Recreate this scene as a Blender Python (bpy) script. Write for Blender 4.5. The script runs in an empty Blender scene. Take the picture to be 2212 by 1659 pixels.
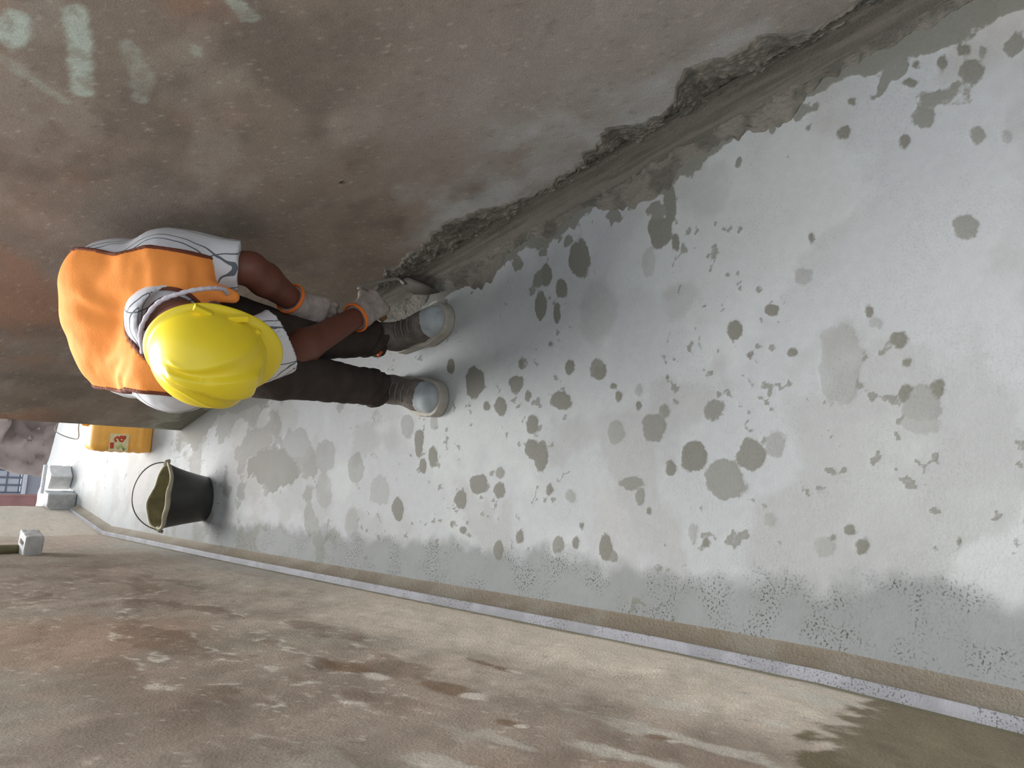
import bpy, math, random
import numpy as np
from mathutils import Vector, Matrix

# ------------------------------------------------------------------ camera, light, exposure
scene = bpy.context.scene
COL = scene.collection
CAM_F = Vector((0.0, 0.74314, -0.66913))      # looking down the gutter, pitched down 42 degrees
CAM_R = Vector((0.98902, 0.0989, 0.10984))    # right of the upright view (the phone was tilted 8.5 degrees)
CAM_U = Vector((-0.14781, 0.66178, 0.73498))
CAM_P = Vector((0, 0, 1.35))
cam_data = bpy.data.cameras.new('camera')
cam = bpy.data.objects.new('camera', cam_data)
COL.objects.link(cam)
# the photograph lies on its side: picture right is down, picture up is right
cam.matrix_world = Matrix((
    (-CAM_U.x, CAM_R.x, -CAM_F.x, CAM_P.x),
    (-CAM_U.y, CAM_R.y, -CAM_F.y, CAM_P.y),
    (-CAM_U.z, CAM_R.z, -CAM_F.z, CAM_P.z),
    (0, 0, 0, 1)))
cam_data.sensor_width = 36
cam_data.lens = 36 * 1620 / 2212
cam_data.clip_start = 0.02
scene.camera = cam

world = bpy.data.worlds.new('overcast_sky')
scene.world = world
world.use_nodes = True
bg = world.node_tree.nodes['Background']
bg.inputs[0].default_value = (0.86, 0.93, 1.0, 1)
bg.inputs[1].default_value = 0.84

sun_data = bpy.data.lights.new('sun', 'SUN')
sun_data.energy = 6.0
sun_data.angle = math.radians(40)
sun_data.color = (1.0, 0.975, 0.94)
sun = bpy.data.objects.new('sun', sun_data)
COL.objects.link(sun)
sun.rotation_euler = Vector((0.10, -0.79, -0.61)).to_track_quat('-Z', 'Y').to_euler()
sun.location = (-2, 6, 6)

vs = scene.view_settings
vs.view_transform = 'Standard'
vs.look = 'None'
vs.gamma = 1
vs.use_curve_mapping = False
vs.exposure = 0.5

# ------------------------------------------------------------------ helpers
RNG = np.random.default_rng(7)

def lin(r, g, b):
    c = np.array([r, g, b], float) / 255
    return np.where(c <= 0.04045, c / 12.92, ((c + 0.055) / 1.055) ** 2.4)

_T = RNG.permutation(1024).astype(np.int32)
_T = np.concatenate([_T, _T])
_V = RNG.random(2048).astype(np.float32)
_R3 = np.array([[0.36, 0.48, -0.8], [-0.8, 0.6, 0.0], [0.48, 0.64, 0.6]], np.float32)

def vnoise(p, seed=0):
    """smooth lattice noise in 3D (or 2D when the last axis has two entries)"""
    p = np.asarray(p, np.float32)
    i = np.floor(p); f = p - i
    f = f * f * (3 - 2 * f)
    i = i.astype(np.int32)
    x0 = (i[..., 0] + 131 * seed) & 1023; y0 = i[..., 1] & 1023
    out = 0
    for a in (0, 1):
        A = _T[(x0 + a) & 1023]
        wa = f[..., 0] if a else 1 - f[..., 0]
        for b in (0, 1):
            B = _T[A + ((y0 + b) & 1023)]
            wb = wa * (f[..., 1] if b else 1 - f[..., 1])
            if p.shape[-1] == 2:
                out = out + wb * _V[B]
            else:
                z0 = i[..., 2] & 1023
                out = out + wb * ((1 - f[..., 2]) * _V[B + z0] + f[..., 2] * _V[B + ((z0 + 1) & 1023)])
    return out

def fbm(p, scale, octaves=4, seed=0, gain=0.5):
    """fractal noise about 0..1, mean 0.5; scale is one number or three; every octave is turned against the last"""
    p = np.asarray(p, np.float32)
    flat = p.shape[-1] == 3 and p[..., 2].min() == p[..., 2].max()
    q = p * np.asarray(scale, np.float32)
    if flat: q = q[..., :2]
    R = np.array([[0.8, -0.6], [0.6, 0.8]], np.float32) if flat else _R3
    s = 0; amp = 1.0; tot = 0.0
    for o in range(octaves):
        q = q @ R.T
        s = s + amp * vnoise(q + 17.37 * (o + 1), seed + o)
        tot += amp; amp *= gain; q = q * 2.03
    return s / tot

def sstep(a, b, x):
    t = np.clip((x - a) / (b - a), 0, 1)
    return t * t * (3 - 2 * t)

def mixc(base, col, m):
    return base * (1 - m[..., None]) + np.asarray(col) * m[..., None]

def make_mesh(name, verts, faces, color=None, smooth=True, wet=None):
    verts = np.ascontiguousarray(verts, dtype=np.float32)
    faces = np.ascontiguousarray(faces, dtype=np.int32)
    me = bpy.data.meshes.new(name)
    n = faces.shape[1]
    me.vertices.add(len(verts)); me.vertices.foreach_set('co', verts.ravel())
    me.loops.add(faces.size); me.loops.foreach_set('vertex_index', faces.ravel())
    me.polygons.add(len(faces))
    me.polygons.foreach_set('loop_start', np.arange(0, faces.size, n, dtype=np.int32))
    me.update(calc_edges=True)
    me.validate()
    if smooth:
        me.polygons.foreach_set('use_smooth', np.ones(len(me.polygons), dtype=bool))
    if color is not None:
        at = me.attributes.new('Col', 'FLOAT_COLOR', 'POINT')
        c4 = np.ones((len(verts), 4), np.float32); c4[:, :3] = color
        at.data.foreach_set('color', c4.ravel())
    if wet is not None:
        at = me.attributes.new('Wet', 'FLOAT_COLOR', 'POINT')
        c4 = np.ones((len(verts), 4), np.float32); c4[:, :3] = wet
        at.data.foreach_set('color', c4.ravel())
    return me

def grid_faces(nu, nv, off=0, close_u=False):
    u = np.arange(nu if close_u else nu - 1); v = np.arange(nv - 1)
    U, V = np.meshgrid(u, v, indexing='ij')
    U2 = (U + 1) % nu
    return np.stack([U * nv + V, U2 * nv + V, U2 * nv + V + 1, U * nv + V + 1], -1).reshape(-1, 4) + off

def add_obj(name, me, mat=None, parent=None, loc=None):
    o = bpy.data.objects.new(name, me)
    COL.objects.link(o)
    if mat is not None:
        me.materials.clear(); me.materials.append(mat)
    if parent is not None:
        o.parent = parent
        o.matrix_parent_inverse = parent.matrix_basis.inverted()
    if loc is not None:
        o.location = loc
    return o

def tag(o, label, cat, group=None, kind=None):
    o['label'] = label
    if cat: o['category'] = cat
    if group: o['group'] = group
    if kind: o['kind'] = kind
    return o

def structure(o, label=None):
    o['kind'] = 'structure'
    if label: o['label'] = label
    return o

def empty(name, loc):
    o = bpy.data.objects.new(name, None)
    COL.objects.link(o)
    o.location = loc
    o.empty_display_size = 0.05
    return o

def nodes_of(m):
    m.use_nodes = True
    nt = m.node_tree
    return nt, nt.nodes['Principled BSDF']

def mat_plain(name, rgb, rough=0.7, var=0.12, scale=30, bump=0.0, bump_scale=120, spec=0.3, metal=0.0, sheen=0.0):
    """one colour with a little procedural mottling and relief"""
    m = bpy.data.materials.new(name)
    nt, b = nodes_of(m)
    c = lin(*rgb)
    tc = nt.nodes.new('ShaderNodeTexCoord')
    nz = nt.nodes.new('ShaderNodeTexNoise'); nz.inputs['Scale'].default_value = scale; nz.inputs['Detail'].default_value = 5
    nt.links.new(tc.outputs['Object'], nz.inputs['Vector'])
    rp = nt.nodes.new('ShaderNodeMapRange')
    rp.inputs[1].default_value = 0.3; rp.inputs[2].default_value = 0.7
    rp.inputs[3].default_value = 1 - var; rp.inputs[4].default_value = 1 + var
    nt.links.new(nz.outputs[0], rp.inputs[0])
    mx = nt.nodes.new('ShaderNodeVectorMath'); mx.operation = 'SCALE'
    mx.inputs[0].default_value = tuple(c)
    nt.links.new(rp.outputs[0], mx.inputs['Scale'])
    nt.links.new(mx.outputs[0], b.inputs['Base Color'])
    b.inputs['Roughness'].default_value = rough
    b.inputs['Specular IOR Level'].default_value = spec
    b.inputs['Metallic'].default_value = metal
    if sheen: b.inputs['Sheen Weight'].default_value = sheen
    if bump:
        n2 = nt.nodes.new('ShaderNodeTexNoise'); n2.inputs['Scale'].default_value = bump_scale; n2.inputs['Detail'].default_value = 4
        nt.links.new(tc.outputs['Object'], n2.inputs['Vector'])
        bp = nt.nodes.new('ShaderNodeBump'); bp.inputs['Strength'].default_value = bump; bp.inputs['Distance'].default_value = 0.004
        nt.links.new(n2.outputs[0], bp.inputs['Height'])
        nt.links.new(bp.outputs[0], b.inputs['Normal'])
    return m

def mat_stained(name, rough=0.8, grain=0.13, grain_scale=420, bump=0.35, bump_scale=160, stretch=(1, 1, 1), spec=0.25):
    """colour from the stain map stored on the mesh, with fine procedural grain and relief on top"""
    m = bpy.data.materials.new(name)
    nt, b = nodes_of(m)
    at = nt.nodes.new('ShaderNodeAttribute'); at.attribute_name = 'Col'
    tc = nt.nodes.new('ShaderNodeTexCoord')
    mp = nt.nodes.new('ShaderNodeMapping'); mp.inputs['Scale'].default_value = stretch
    nt.links.new(tc.outputs['Object'], mp.inputs['Vector'])
    nz = nt.nodes.new('ShaderNodeTexNoise'); nz.inputs['Scale'].default_value = grain_scale; nz.inputs['Detail'].default_value = 6
    nz.inputs['Roughness'].default_value = 0.7
    nt.links.new(mp.outputs[0], nz.inputs['Vector'])
    rp = nt.nodes.new('ShaderNodeMapRange')
    rp.inputs[1].default_value = 0.25; rp.inputs[2].default_value = 0.75
    rp.inputs[3].default_value = 1 - grain; rp.inputs[4].default_value = 1 + grain
    nt.links.new(nz.outputs[0], rp.inputs[0])
    mx = nt.nodes.new('ShaderNodeVectorMath'); mx.operation = 'SCALE'
    nt.links.new(at.outputs['Color'], mx.inputs[0]); nt.links.new(rp.outputs[0], mx.inputs['Scale'])
    nt.links.new(mx.outputs[0], b.inputs['Base Color'])
    b.inputs['Roughness'].default_value = rough
    b.inputs['Specular IOR Level'].default_value = spec
    n2 = nt.nodes.new('ShaderNodeTexNoise'); n2.inputs['Scale'].default_value = bump_scale; n2.inputs['Detail'].default_value = 8
    n2.inputs['Roughness'].default_value = 0.65
    nt.links.new(mp.outputs[0], n2.inputs['Vector'])
    bp = nt.nodes.new('ShaderNodeBump'); bp.inputs['Strength'].default_value = bump; bp.inputs['Distance'].default_value = 0.006
    nt.links.new(n2.outputs[0], bp.inputs['Height'])
    nt.links.new(bp.outputs[0], b.inputs['Normal'])
    return m

def add_wet_layer(m, rgb, scale=75.0):
    """wet mortar splashes over a stained surface: soft field on the mesh, edge broken up by fine noise"""
    nt = m.node_tree; b = nt.nodes['Principled BSDF']
    old = b.inputs['Base Color'].links[0].from_socket
    at = nt.nodes.new('ShaderNodeAttribute'); at.attribute_name = 'Wet'
    sep = nt.nodes.new('ShaderNodeSeparateColor'); nt.links.new(at.outputs['Color'], sep.inputs[0])
    tc = nt.nodes.new('ShaderNodeTexCoord')
    nz = nt.nodes.new('ShaderNodeTexNoise'); nz.inputs['Scale'].default_value = scale; nz.inputs['Detail'].default_value = 5
    nz.inputs['Roughness'].default_value = 0.65
    nt.links.new(tc.outputs['Object'], nz.inputs['Vector'])
    ma = nt.nodes.new('ShaderNodeMath'); ma.operation = 'MULTIPLY_ADD'; ma.inputs[1].default_value = 0.7
    nt.links.new(nz.outputs[0], ma.inputs[0])
    sb = nt.nodes.new('ShaderNodeMath'); sb.operation = 'SUBTRACT'; sb.inputs[1].default_value = 0.35
    nt.links.new(sep.outputs[0], sb.inputs[0]); nt.links.new(sb.outputs[0], ma.inputs[2])
    mr = nt.nodes.new('ShaderNodeMapRange'); mr.interpolation_type = 'SMOOTHSTEP'
    mr.inputs[1].default_value = 0.40; mr.inputs[2].default_value = 0.62
    nt.links.new(ma.outputs[0], mr.inputs[0])
    mu = nt.nodes.new('ShaderNodeMath'); mu.operation = 'MULTIPLY'
    nt.links.new(mr.outputs[0], mu.inputs[0]); nt.links.new(sep.outputs[1], mu.inputs[1])
    mx = nt.nodes.new('ShaderNodeMix'); mx.data_type = 'RGBA'
    nt.links.new(mu.outputs[0], mx.inputs[0]); nt.links.new(old, mx.inputs[6])
    n2 = nt.nodes.new('ShaderNodeTexNoise'); n2.inputs['Scale'].default_value = 160; n2.inputs['Detail'].default_value = 4
    nt.links.new(tc.outputs['Object'], n2.inputs['Vector'])
    cr = nt.nodes.new('ShaderNodeMix'); cr.data_type = 'RGBA'
    nt.links.new(n2.outputs[0], cr.inputs[0])
    c = lin(*rgb)
    cr.inputs[6].default_value = (*(c * 0.8), 1); cr.inputs[7].default_value = (*(c * 1.2), 1)
    nt.links.new(cr.outputs[2], mx.inputs[7])
    nt.links.new(mx.outputs[2], b.inputs['Base Color'])

def add_pits(m, rgb, scale=330.0, attribute=None, lo=0.56, hi=0.64, patch=9.0, amount=0.75):
    """small dark pores, clustered in patches; only where the blue channel of the attribute says so"""
    nt = m.node_tree; b = nt.nodes['Principled BSDF']
    old = b.inputs['Base Color'].links[0].from_socket
    tc = nt.nodes.new('ShaderNodeTexCoord')
    def noise(sc, a, z, detail):
        nz = nt.nodes.new('ShaderNodeTexNoise'); nz.inputs['Scale'].default_value = sc; nz.inputs['Detail'].default_value = detail
        nt.links.new(tc.outputs['Object'], nz.inputs['Vector'])
        mr = nt.nodes.new('ShaderNodeMapRange'); mr.interpolation_type = 'SMOOTHSTEP'
        mr.inputs[1].default_value = a; mr.inputs[2].default_value = z
        nt.links.new(nz.outputs[0], mr.inputs[0])
        return mr.outputs[0]
    def mul(x, y):
        n = nt.nodes.new('ShaderNodeMath'); n.operation = 'MULTIPLY'
        nt.links.new(x, n.inputs[0])
        if isinstance(y, float): n.inputs[1].default_value = y
        else: nt.links.new(y, n.inputs[1])
        return n.outputs[0]
    f = mul(mul(noise(scale, lo, hi, 2), noise(patch, 0.42, 0.58, 4)), amount)
    if attribute:
        at = nt.nodes.new('ShaderNodeAttribute'); at.attribute_name = attribute
        sep = nt.nodes.new('ShaderNodeSeparateColor'); nt.links.new(at.outputs['Color'], sep.inputs[0])
        f = mul(f, sep.outputs[2])
    mx = nt.nodes.new('ShaderNodeMix'); mx.data_type = 'RGBA'
    nt.links.new(f, mx.inputs[0]); nt.links.new(old, mx.inputs[6])
    mx.inputs[7].default_value = (*lin(*rgb), 1)
    nt.links.new(mx.outputs[2], b.inputs['Base Color'])

# ---- signed distance shapes meshed with surface nets (organic forms: body, clothes, gloves, shoes)
def surface_nets(F, org, h):
    ins = F < 0
    nx, ny, nz = F.shape
    c = np.zeros((nx - 1, ny - 1, nz - 1), np.uint8)
    for a in (0, 1):
        for b in (0, 1):
            for d in (0, 1):
                c += ins[a:nx - 1 + a, b:ny - 1 + b, d:nz - 1 + d]
    act = (c > 0) & (c < 8)
    idx = -np.ones(act.shape, np.int64)
    cells = np.argwhere(act)
    idx[act] = np.arange(len(cells))
    acc = np.zeros((len(cells), 3)); cnt = np.zeros(len(cells))
    corners = [(a, b, d) for a in (0, 1) for b in (0, 1) for d in (0, 1)]
    for i, p in enumerate(corners):
        for q in corners[i + 1:]:
            if sum(abs(p[k] - q[k]) for k in range(3)) != 1: continue
            f0 = F[cells[:, 0] + p[0], cells[:, 1] + p[1], cells[:, 2] + p[2]]
            f1 = F[cells[:, 0] + q[0], cells[:, 1] + q[1], cells[:, 2] + q[2]]
            cr = (f0 < 0) != (f1 < 0)
            t = np.where(cr, f0 / np.where(cr, f0 - f1, 1), 0)
            for k in range(3):
                acc[:, k] += np.where(cr, p[k] + t * (q[k] - p[k]), 0)
            cnt += cr
    V = (cells + acc / cnt[:, None]) * h + org
    faces = []
    for ax in range(3):
        o1, o2 = [(1, 2), (2, 0), (0, 1)][ax]
        sl0 = [slice(1, -1)] * 3; sl1 = [slice(1, -1)] * 3
        sl0[ax] = slice(0, -1); sl1[ax] = slice(1, None)
        A = ins[tuple(sl0)]; B = ins[tuple(sl1)]
        e = np.argwhere(A != B)
        flip = A[e[:, 0], e[:, 1], e[:, 2]]
        base = e.copy()
        for k in range(3):
            if k != ax: base[:, k] += 1
        def cell(d1, d2):
            q = base.copy(); q[:, o1] -= d1; q[:, o2] -= d2
            return idx[q[:, 0], q[:, 1], q[:, 2]]
        quad = np.stack([cell(1, 1), cell(0, 1), cell(0, 0), cell(1, 0)], -1)
        quad[~flip] = quad[~flip][:, ::-1]
        faces.append(quad)
    Fc = np.concatenate(faces)
    Fc = Fc[(Fc >= 0).all(1)]
    return V, Fc

def sdf_mesh(name, fn, lo, hi, h):
    lo = np.array(lo, float); hi = np.array(hi, float)
    n = np.ceil((hi - lo) / h).astype(int) + 1
    ax = [lo[k] + h * np.arange(n[k]) for k in range(3)]
    P = np.stack(np.meshgrid(*ax, indexing='ij'), -1)
    F = fn(P)
    V, Fc = surface_nets(F, lo, h)
    return make_mesh(name, V, Fc)

def v3(*a): return np.array(a, float)

def cone(P, a, b, ra, rb):
    a = np.asarray(a, float); b = np.asarray(b, float)
    d = b - a
    t = np.clip(((P - a) @ d) / (d @ d), 0, 1)
    return np.linalg.norm(P - a - t[..., None] * d, axis=-1) - (ra + (rb - ra) * t)

def ball(P, c, r): return np.linalg.norm(P - np.asarray(c, float), axis=-1) - r

def ell(P, c, R, rad):
    """ellipsoid; R rows are its axes"""
    q = (P - np.asarray(c, float)) @ np.asarray(R, float).T
    k0 = np.linalg.norm(q / rad, axis=-1)
    k1 = np.linalg.norm(q / (np.asarray(rad) ** 2), axis=-1)
    return k0 * (k0 - 1) / np.maximum(k1, 1e-6)

def smin(a, b, k):
    h = np.clip(0.5 + 0.5 * (b - a) / k, 0, 1)
    return b + (a - b) * h - k * h * (1 - h)

def unit(v):
    v = np.asarray(v, float)
    return v / np.linalg.norm(v)

def tube_mesh(name, pts, rad, seg=8):
    pts = np.asarray(pts, float); n = len(pts)
    rad = np.full(n, rad) if np.isscalar(rad) else np.asarray(rad, float)
    T = np.gradient(pts, axis=0); T /= np.linalg.norm(T, axis=1)[:, None]
    ref = np.array([0.31, 0.2, 0.93])
    N = np.cross(T, ref); N /= np.linalg.norm(N, axis=1)[:, None]
    B = np.cross(T, N)
    a = np.linspace(0, 2 * np.pi, seg, endpoint=False)
    V = pts[:, None] + rad[:, None, None] * (N[:, None] * np.cos(a)[None, :, None] + B[:, None] * np.sin(a)[None, :, None])
    F = []
    for i in range(n - 1):
        for j in range(seg):
            F.append((i * seg + j, i * seg + (j + 1) % seg, (i + 1) * seg + (j + 1) % seg, (i + 1) * seg + j))
    V = np.concatenate([V.reshape(-1, 3), pts[:1], pts[-1:]])
    e0 = n * seg; e1 = e0 + 1
    for j in range(0, seg, 2):
        F.append((e0, (j + 2) % seg, j + 1, j))
        b0 = (n - 1) * seg
        F.append((e1, b0 + j, b0 + j + 1, b0 + (j + 2) % seg))
    return make_mesh(name, V, np.array(F))

def smooth_path(ctrl, n=40):
    """Catmull-Rom through the control points"""
    c = np.asarray(ctrl, float)
    c = np.concatenate([[2 * c[0] - c[1]], c, [2 * c[-1] - c[-2]]])
    out = []
    m = len(c) - 3
    for i in range(m):
        p0, p1, p2, p3 = c[i:i + 4]
        for t in np.linspace(0, 1, max(2, n // m), endpoint=(i == m - 1)):
            out.append(0.5 * ((2 * p1) + (-p0 + p2) * t + (2 * p0 - 5 * p1 + 4 * p2 - p3) * t * t + (-p0 + 3 * p1 - 3 * p2 + p3) * t ** 3))
    return np.array(out)

def lathe(name, prof, seg=32, deform=None):
    prof = np.asarray(prof, float); n = len(prof)
    a = np.linspace(0, 2 * np.pi, seg, endpoint=False)
    V = np.stack([prof[None, :, 0] * np.cos(a)[:, None], prof[None, :, 0] * np.sin(a)[:, None], np.repeat(prof[None, :, 1], seg, 0)], -1).reshape(-1, 3)
    if deform is not None: V = deform(V)
    return make_mesh(name, V, grid_faces(seg, n, close_u=True))

def box_mesh(name, lo, hi, bevel=0.0, jitter=0.0, seed=1):
    """a block with chamfered edges"""
    lo = np.array(lo, float); hi = np.array(hi, float)
    import bmesh
    bm = bmesh.new()
    bmesh.ops.create_cube(bm, size=1)
    rg = random.Random(seed)
    for v in bm.verts:
        v.co = Vector([lo[k] + (v.co[k] + 0.5) * (hi[k] - lo[k]) + rg.uniform(-jitter, jitter) for k in range(3)])
    if bevel:
        bmesh.ops.bevel(bm, geom=list(bm.edges), offset=bevel, segments=2, affect='EDGES', profile=0.6)
    me = bpy.data.meshes.new(name)
    bm.to_mesh(me); bm.free()
    return me

# ------------------------------------------------------------------ the setting: walls, floor
LY = np.array([-1.2, -0.4, 0.258, 0.551, 0.889, 1.761, 3.014, 4.869, 5.95])
LX = np.array([-0.25, -0.30, -0.384, -0.428, -0.490, -0.661, -0.903, -1.254, -1.322])
def XL(y): return np.interp(y, LY, LX)
RY = np.array([-1.2, 2.6, 3.958])
RX = np.array([1.0 + 0.352 * 1.2, 1.0 - 0.352 * 2.6, -0.487])
def XR(y): return np.interp(y, RY, RX)
WALL_H = 1.44

def blob(y, z, cy, cz, ry, rz, n, amp=0.5, soft=0.25):
    d = np.sqrt(((y - cy) / ry) ** 2 + ((z - cz) / rz) ** 2) + amp * (n - 0.5) * 2
    return 1 - sstep(1 - soft, 1 + soft, d)

def stroke(y, z, a, b, w, n, amp=0.6):
    a = np.array(a); b = np.array(b); d = b - a
    q = np.stack([y, z], -1) - a
    t = np.clip(q @ d / (d @ d), 0, 1)
    r = np.linalg.norm(q - t[..., None] * d, axis=-1) / w + amp * (n - 0.5) * 2
    return 1 - sstep(0.75, 1.2, r)

def right_wall_colour(y, z):
    p = np.stack([y, z, 0 * y], -1)
    n1 = fbm(p, 2.3, 4, 11); n2 = fbm(p, 7, 5, 12); n3 = fbm(p, 26, 4, 13); n4 = fbm(p, 90, 3, 14)
    c = np.broadcast_to(lin(121, 109, 98), y.shape + (3,)).copy()
    c = mixc(c, lin(98, 89, 81), 0.65 * sstep(0.44, 0.74, n2))
    c = mixc(c, lin(138, 128, 118), 0.55 * sstep(0.5, 0.72, fbm(p, (5, 9, 1), 4, 15)))
    c = mixc(c, lin(140, 104, 83), 0.75 * sstep(0.42, 0.62, n1) * sstep(0.45, 0.8, z))
    # greyer, cleaner plaster low down towards the camera
    c = mixc(c, lin(133, 126, 120), 0.8 * sstep(1.75, 1.15, y + 0.5 * (n2 - 0.5)) * sstep(0.75, 0.35, z + 0.4 * (n1 - 0.5)))
    # dried lime haze above the fresh mortar
    haze = sstep(0.34, 0.16, z + 0.3 * (n2 - 0.5) + 0.10 * (n3 - 0.5)) * sstep(2.05, 1.6, y)
    c = mixc(c, lin(158, 160, 160), 0.75 * haze * sstep(0.3, 0.6, fbm(p, (4, 6, 1), 4, 16)))
    # damp greenish foot of the wall beyond the worker
    c = mixc(c, lin(92, 95, 85), 0.7 * sstep(0.30, 0.05, z + 0.25 * (n2 - 0.5)) * sstep(1.9, 2.6, y))
    c = mixc(c, lin(150, 150, 138), 0.5 * sstep(0.35, 0.15, z) * sstep(2.9, 3.5, y) * sstep(0.5, 0.6, n2))
    # patches of old pale paint
    m = blob(y, z, 1.53, 1.19, 0.045, 0.022, n3)
    m = np.maximum(m, stroke(y, z, (1.44, 1.118), (1.63, 1.066), 0.020, n3))
    m = np.maximum(m, 0.38 * stroke(y, z, (1.47, 1.03), (1.535, 0.985), 0.016, n3, 0.9))
    m = np.maximum(m, 0.42 * stroke(y, z, (1.535, 0.985), (1.60, 0.972), 0.016, n3, 0.9))
    m = np.maximum(m, 0.7 * stroke(y, z, (1.27, 0.94), (1.29, 0.905), 0.016, n3))
    m = np.maximum(m, 0.35 * stroke(y, z, (1.60, 1.22), (1.68, 1.08), 0.012, n3, 0.9))
    m = np.maximum(m, 0.45 * stroke(y, z, (1.41, 0.945), (1.42, 0.93), 0.007, n3, 0.9))
    c = mixc(c, lin(164, 173, 162), 0.85 * m * (0.45 + 0.55 * sstep(0.36, 0.60, fbm(p, (45, 60, 1), 5, 20, 0.65))))
    # scratches and specks
    c = mixc(c, lin(172, 164, 150), 0.40 * sstep(0.70, 0.84, fbm(p, (95, 130, 1), 4, 17)))
    c = mixc(c, lin(78, 68, 60), 0.3 * sstep(0.66, 0.84, fbm(p, (60, 90, 1), 4, 18)))
    hole = blob(y, z, 1.655, 0.50, 0.008, 0.006, n4, 0.2)
    c = mixc(c, lin(40, 35, 30), hole)
    return 1.5 * c * (0.93 + 0.14 * n4)[..., None]

def left_wall_colour(y, z):
    p = np.stack([y, z, 0 * y], -1)
    n1 = fbm(p, 2.1, 4, 31); n2 = fbm(p, 6, 5, 32); n3 = fbm(p, 24, 4, 33); n4 = fbm(p, 85, 3, 34)
    c = np.broadcast_to(lin(134, 122, 110), y.shape + (3,)).copy()
    c = mixc(c, lin(110, 99, 87), 0.6 * sstep(0.44, 0.72, n2) * sstep(0.2, 0.6, z))
    c = mixc(c, lin(126, 122, 110), 0.5 * sstep(0.45, 0.7, fbm(p, 3.4, 4, 35)))
    c = mixc(c, lin(142, 114, 98), 0.4 * sstep(0.44, 0.68, n1) * sstep(0.3, 0.8, z))
    # paler, limewashed low band towards the camera
    pale = sstep(0.62, 0.14, z + 0.40 * (n2 - 0.5) + 0.1 * (n3 - 0.5)) * sstep(3.6, 1.0, y)
    c = mixc(c, lin(190, 180, 166), 0.88 * pale)
    c = mixc(c, lin(178, 174, 165), 0.6 * sstep(0.56, 0.66, fbm(p, (9, 24, 1), 5, 36)) * sstep(0.9, 0.5, y))
    c = mixc(c, lin(136, 138, 134), 0.55 * sstep(0.35, 0.1, z + 0.2 * (n2 - 0.5)) * sstep(1.8, 2.6, y) * sstep(4.9, 4.0, y))
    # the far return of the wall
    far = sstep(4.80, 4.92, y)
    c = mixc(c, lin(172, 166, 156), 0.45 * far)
    # chipped plaster: dark hollows with pale broken edges
    ch = fbm(p, (6, 13, 1), 5, 37)
    zone = sstep(0.35, 0.5, z) * sstep(1.1, 0.8, z) * sstep(0.75, 1.0, y) * sstep(3.6, 2.2, y)
    c = mixc(c, lin(100, 84, 70), 0.6 * sstep(0.54, 0.66, ch) * zone)
    c = mixc(c, lin(188, 182, 172), 0.7 * sstep(0.50, 0.535, ch) * sstep(0.57, 0.535, ch) * zone * sstep(0.5, 0.62, n3))
    for cy, cz, ry, rz in ((0.905, 0.575, 0.055, 0.026), (1.13, 0.62, 0.08, 0.03), (0.72, 0.62, 0.022, 0.012), (0.56, 0.50, 0.02, 0.012), (0.98, 0.42, 0.06, 0.012)):
        c = mixc(c, lin(104, 84, 66), 0.75 * blob(y, z, cy, cz, ry, rz, n3, 0.5))
        c = mixc(c, lin(186, 178, 168), 0.8 * blob(y, z, cy - ry * 1.05, cz - 0.004, ry * 0.35, rz * 0.6, n3, 0.7))
    # pale scratches and crumbs
    c = mixc(c, lin(190, 182, 170), 0.45 * sstep(0.70, 0.84, fbm(p, (60, 130, 1), 4, 38)))
    c = mixc(c, lin(80, 70, 60), 0.35 * sstep(0.68, 0.84, fbm(p, (50, 110, 1), 4, 39)))
    # soaked patch near the camera
    edge = 0.475 - 0.25 * np.clip(z - 0.1, 0, 1) + 0.10 * (n3 - 0.5) + 0.12 * (n2 - 0.5) + 0.04 * (n4 - 0.5)
    wet = sstep(0.012, -0.012, y - edge)
    c = mixc(c, lin(104, 95, 76), 0.9 * wet)
    c = mixc(c, lin(82, 74, 58), 0.5 * wet * sstep(0.48, 0.62, n2))
    # wet olive line where the mortar meets the wall
    line = sstep(0.078, 0.060, z + 0.012 * (n3 - 0.5) - 0.012 * (n2 - 0.5))
    c = mixc(c, lin(104, 102, 82), 0.85 * line * sstep(5.2, 4.6, y))
    return 1.5 * c * (0.93 + 0.14 * n4)[..., None]

def wall_mesh(name, ys, X, side, colour, thick=0.22, rough=0.003, seed=50):
    """one wall: dense inner face with plaster relief, top, back and both ends; side=-1 left, +1 right"""
    zs = np.concatenate([np.arange(-0.02, 1.36, 0.0062), [1.40, WALL_H - 0.01, WALL_H]])
    Y, Z = np.meshgrid(ys, zs, indexing='ij')
    x0 = X(Y)
    p = np.stack([Y, Z, 0 * Y], -1)
    rel = rough * ((fbm(p, 9, 5, seed) - 0.5) * 2 + (fbm(p, 3, 3, seed + 5) - 0.5) * 2)
    fade = np.clip((Z - 0.04) / 0.16, 0.08, 1)
    Xf = x0 + side * rel * fade
    front = np.stack([Xf, Y, Z], -1)
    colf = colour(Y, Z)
    nb = len(ys)
    back_top = np.stack([x0[:, -1] + side * thick, ys, np.full(nb, WALL_H)], -1)[:, None]
    back_bot = np.stack([x0[:, -1] + side * thick, ys, np.full(nb, -0.02)], -1)[:, None]
    V = np.concatenate([front, back_top, back_bot], 1)
    C = np.concatenate([colf, colf[:, -1:], colf[:, -1:]], 1)
    n = V.shape[1]
    F = grid_faces(nb, n)
    caps = []
    for i in (0, nb - 1):
        b = i * n
        q = [(b + j, b + j + 1, b + n - 2, b + n - 2) for j in range(0)]
        m = len(zs)
        # end face as a fan of quads between inner column and back column
        caps.append((b, b + m - 1, b + m, b + m + 1))
    F = np.concatenate([F, np.array(caps)])
    return make_mesh(name, V.reshape(-1, 3), F, C.reshape(-1, 3))

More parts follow.
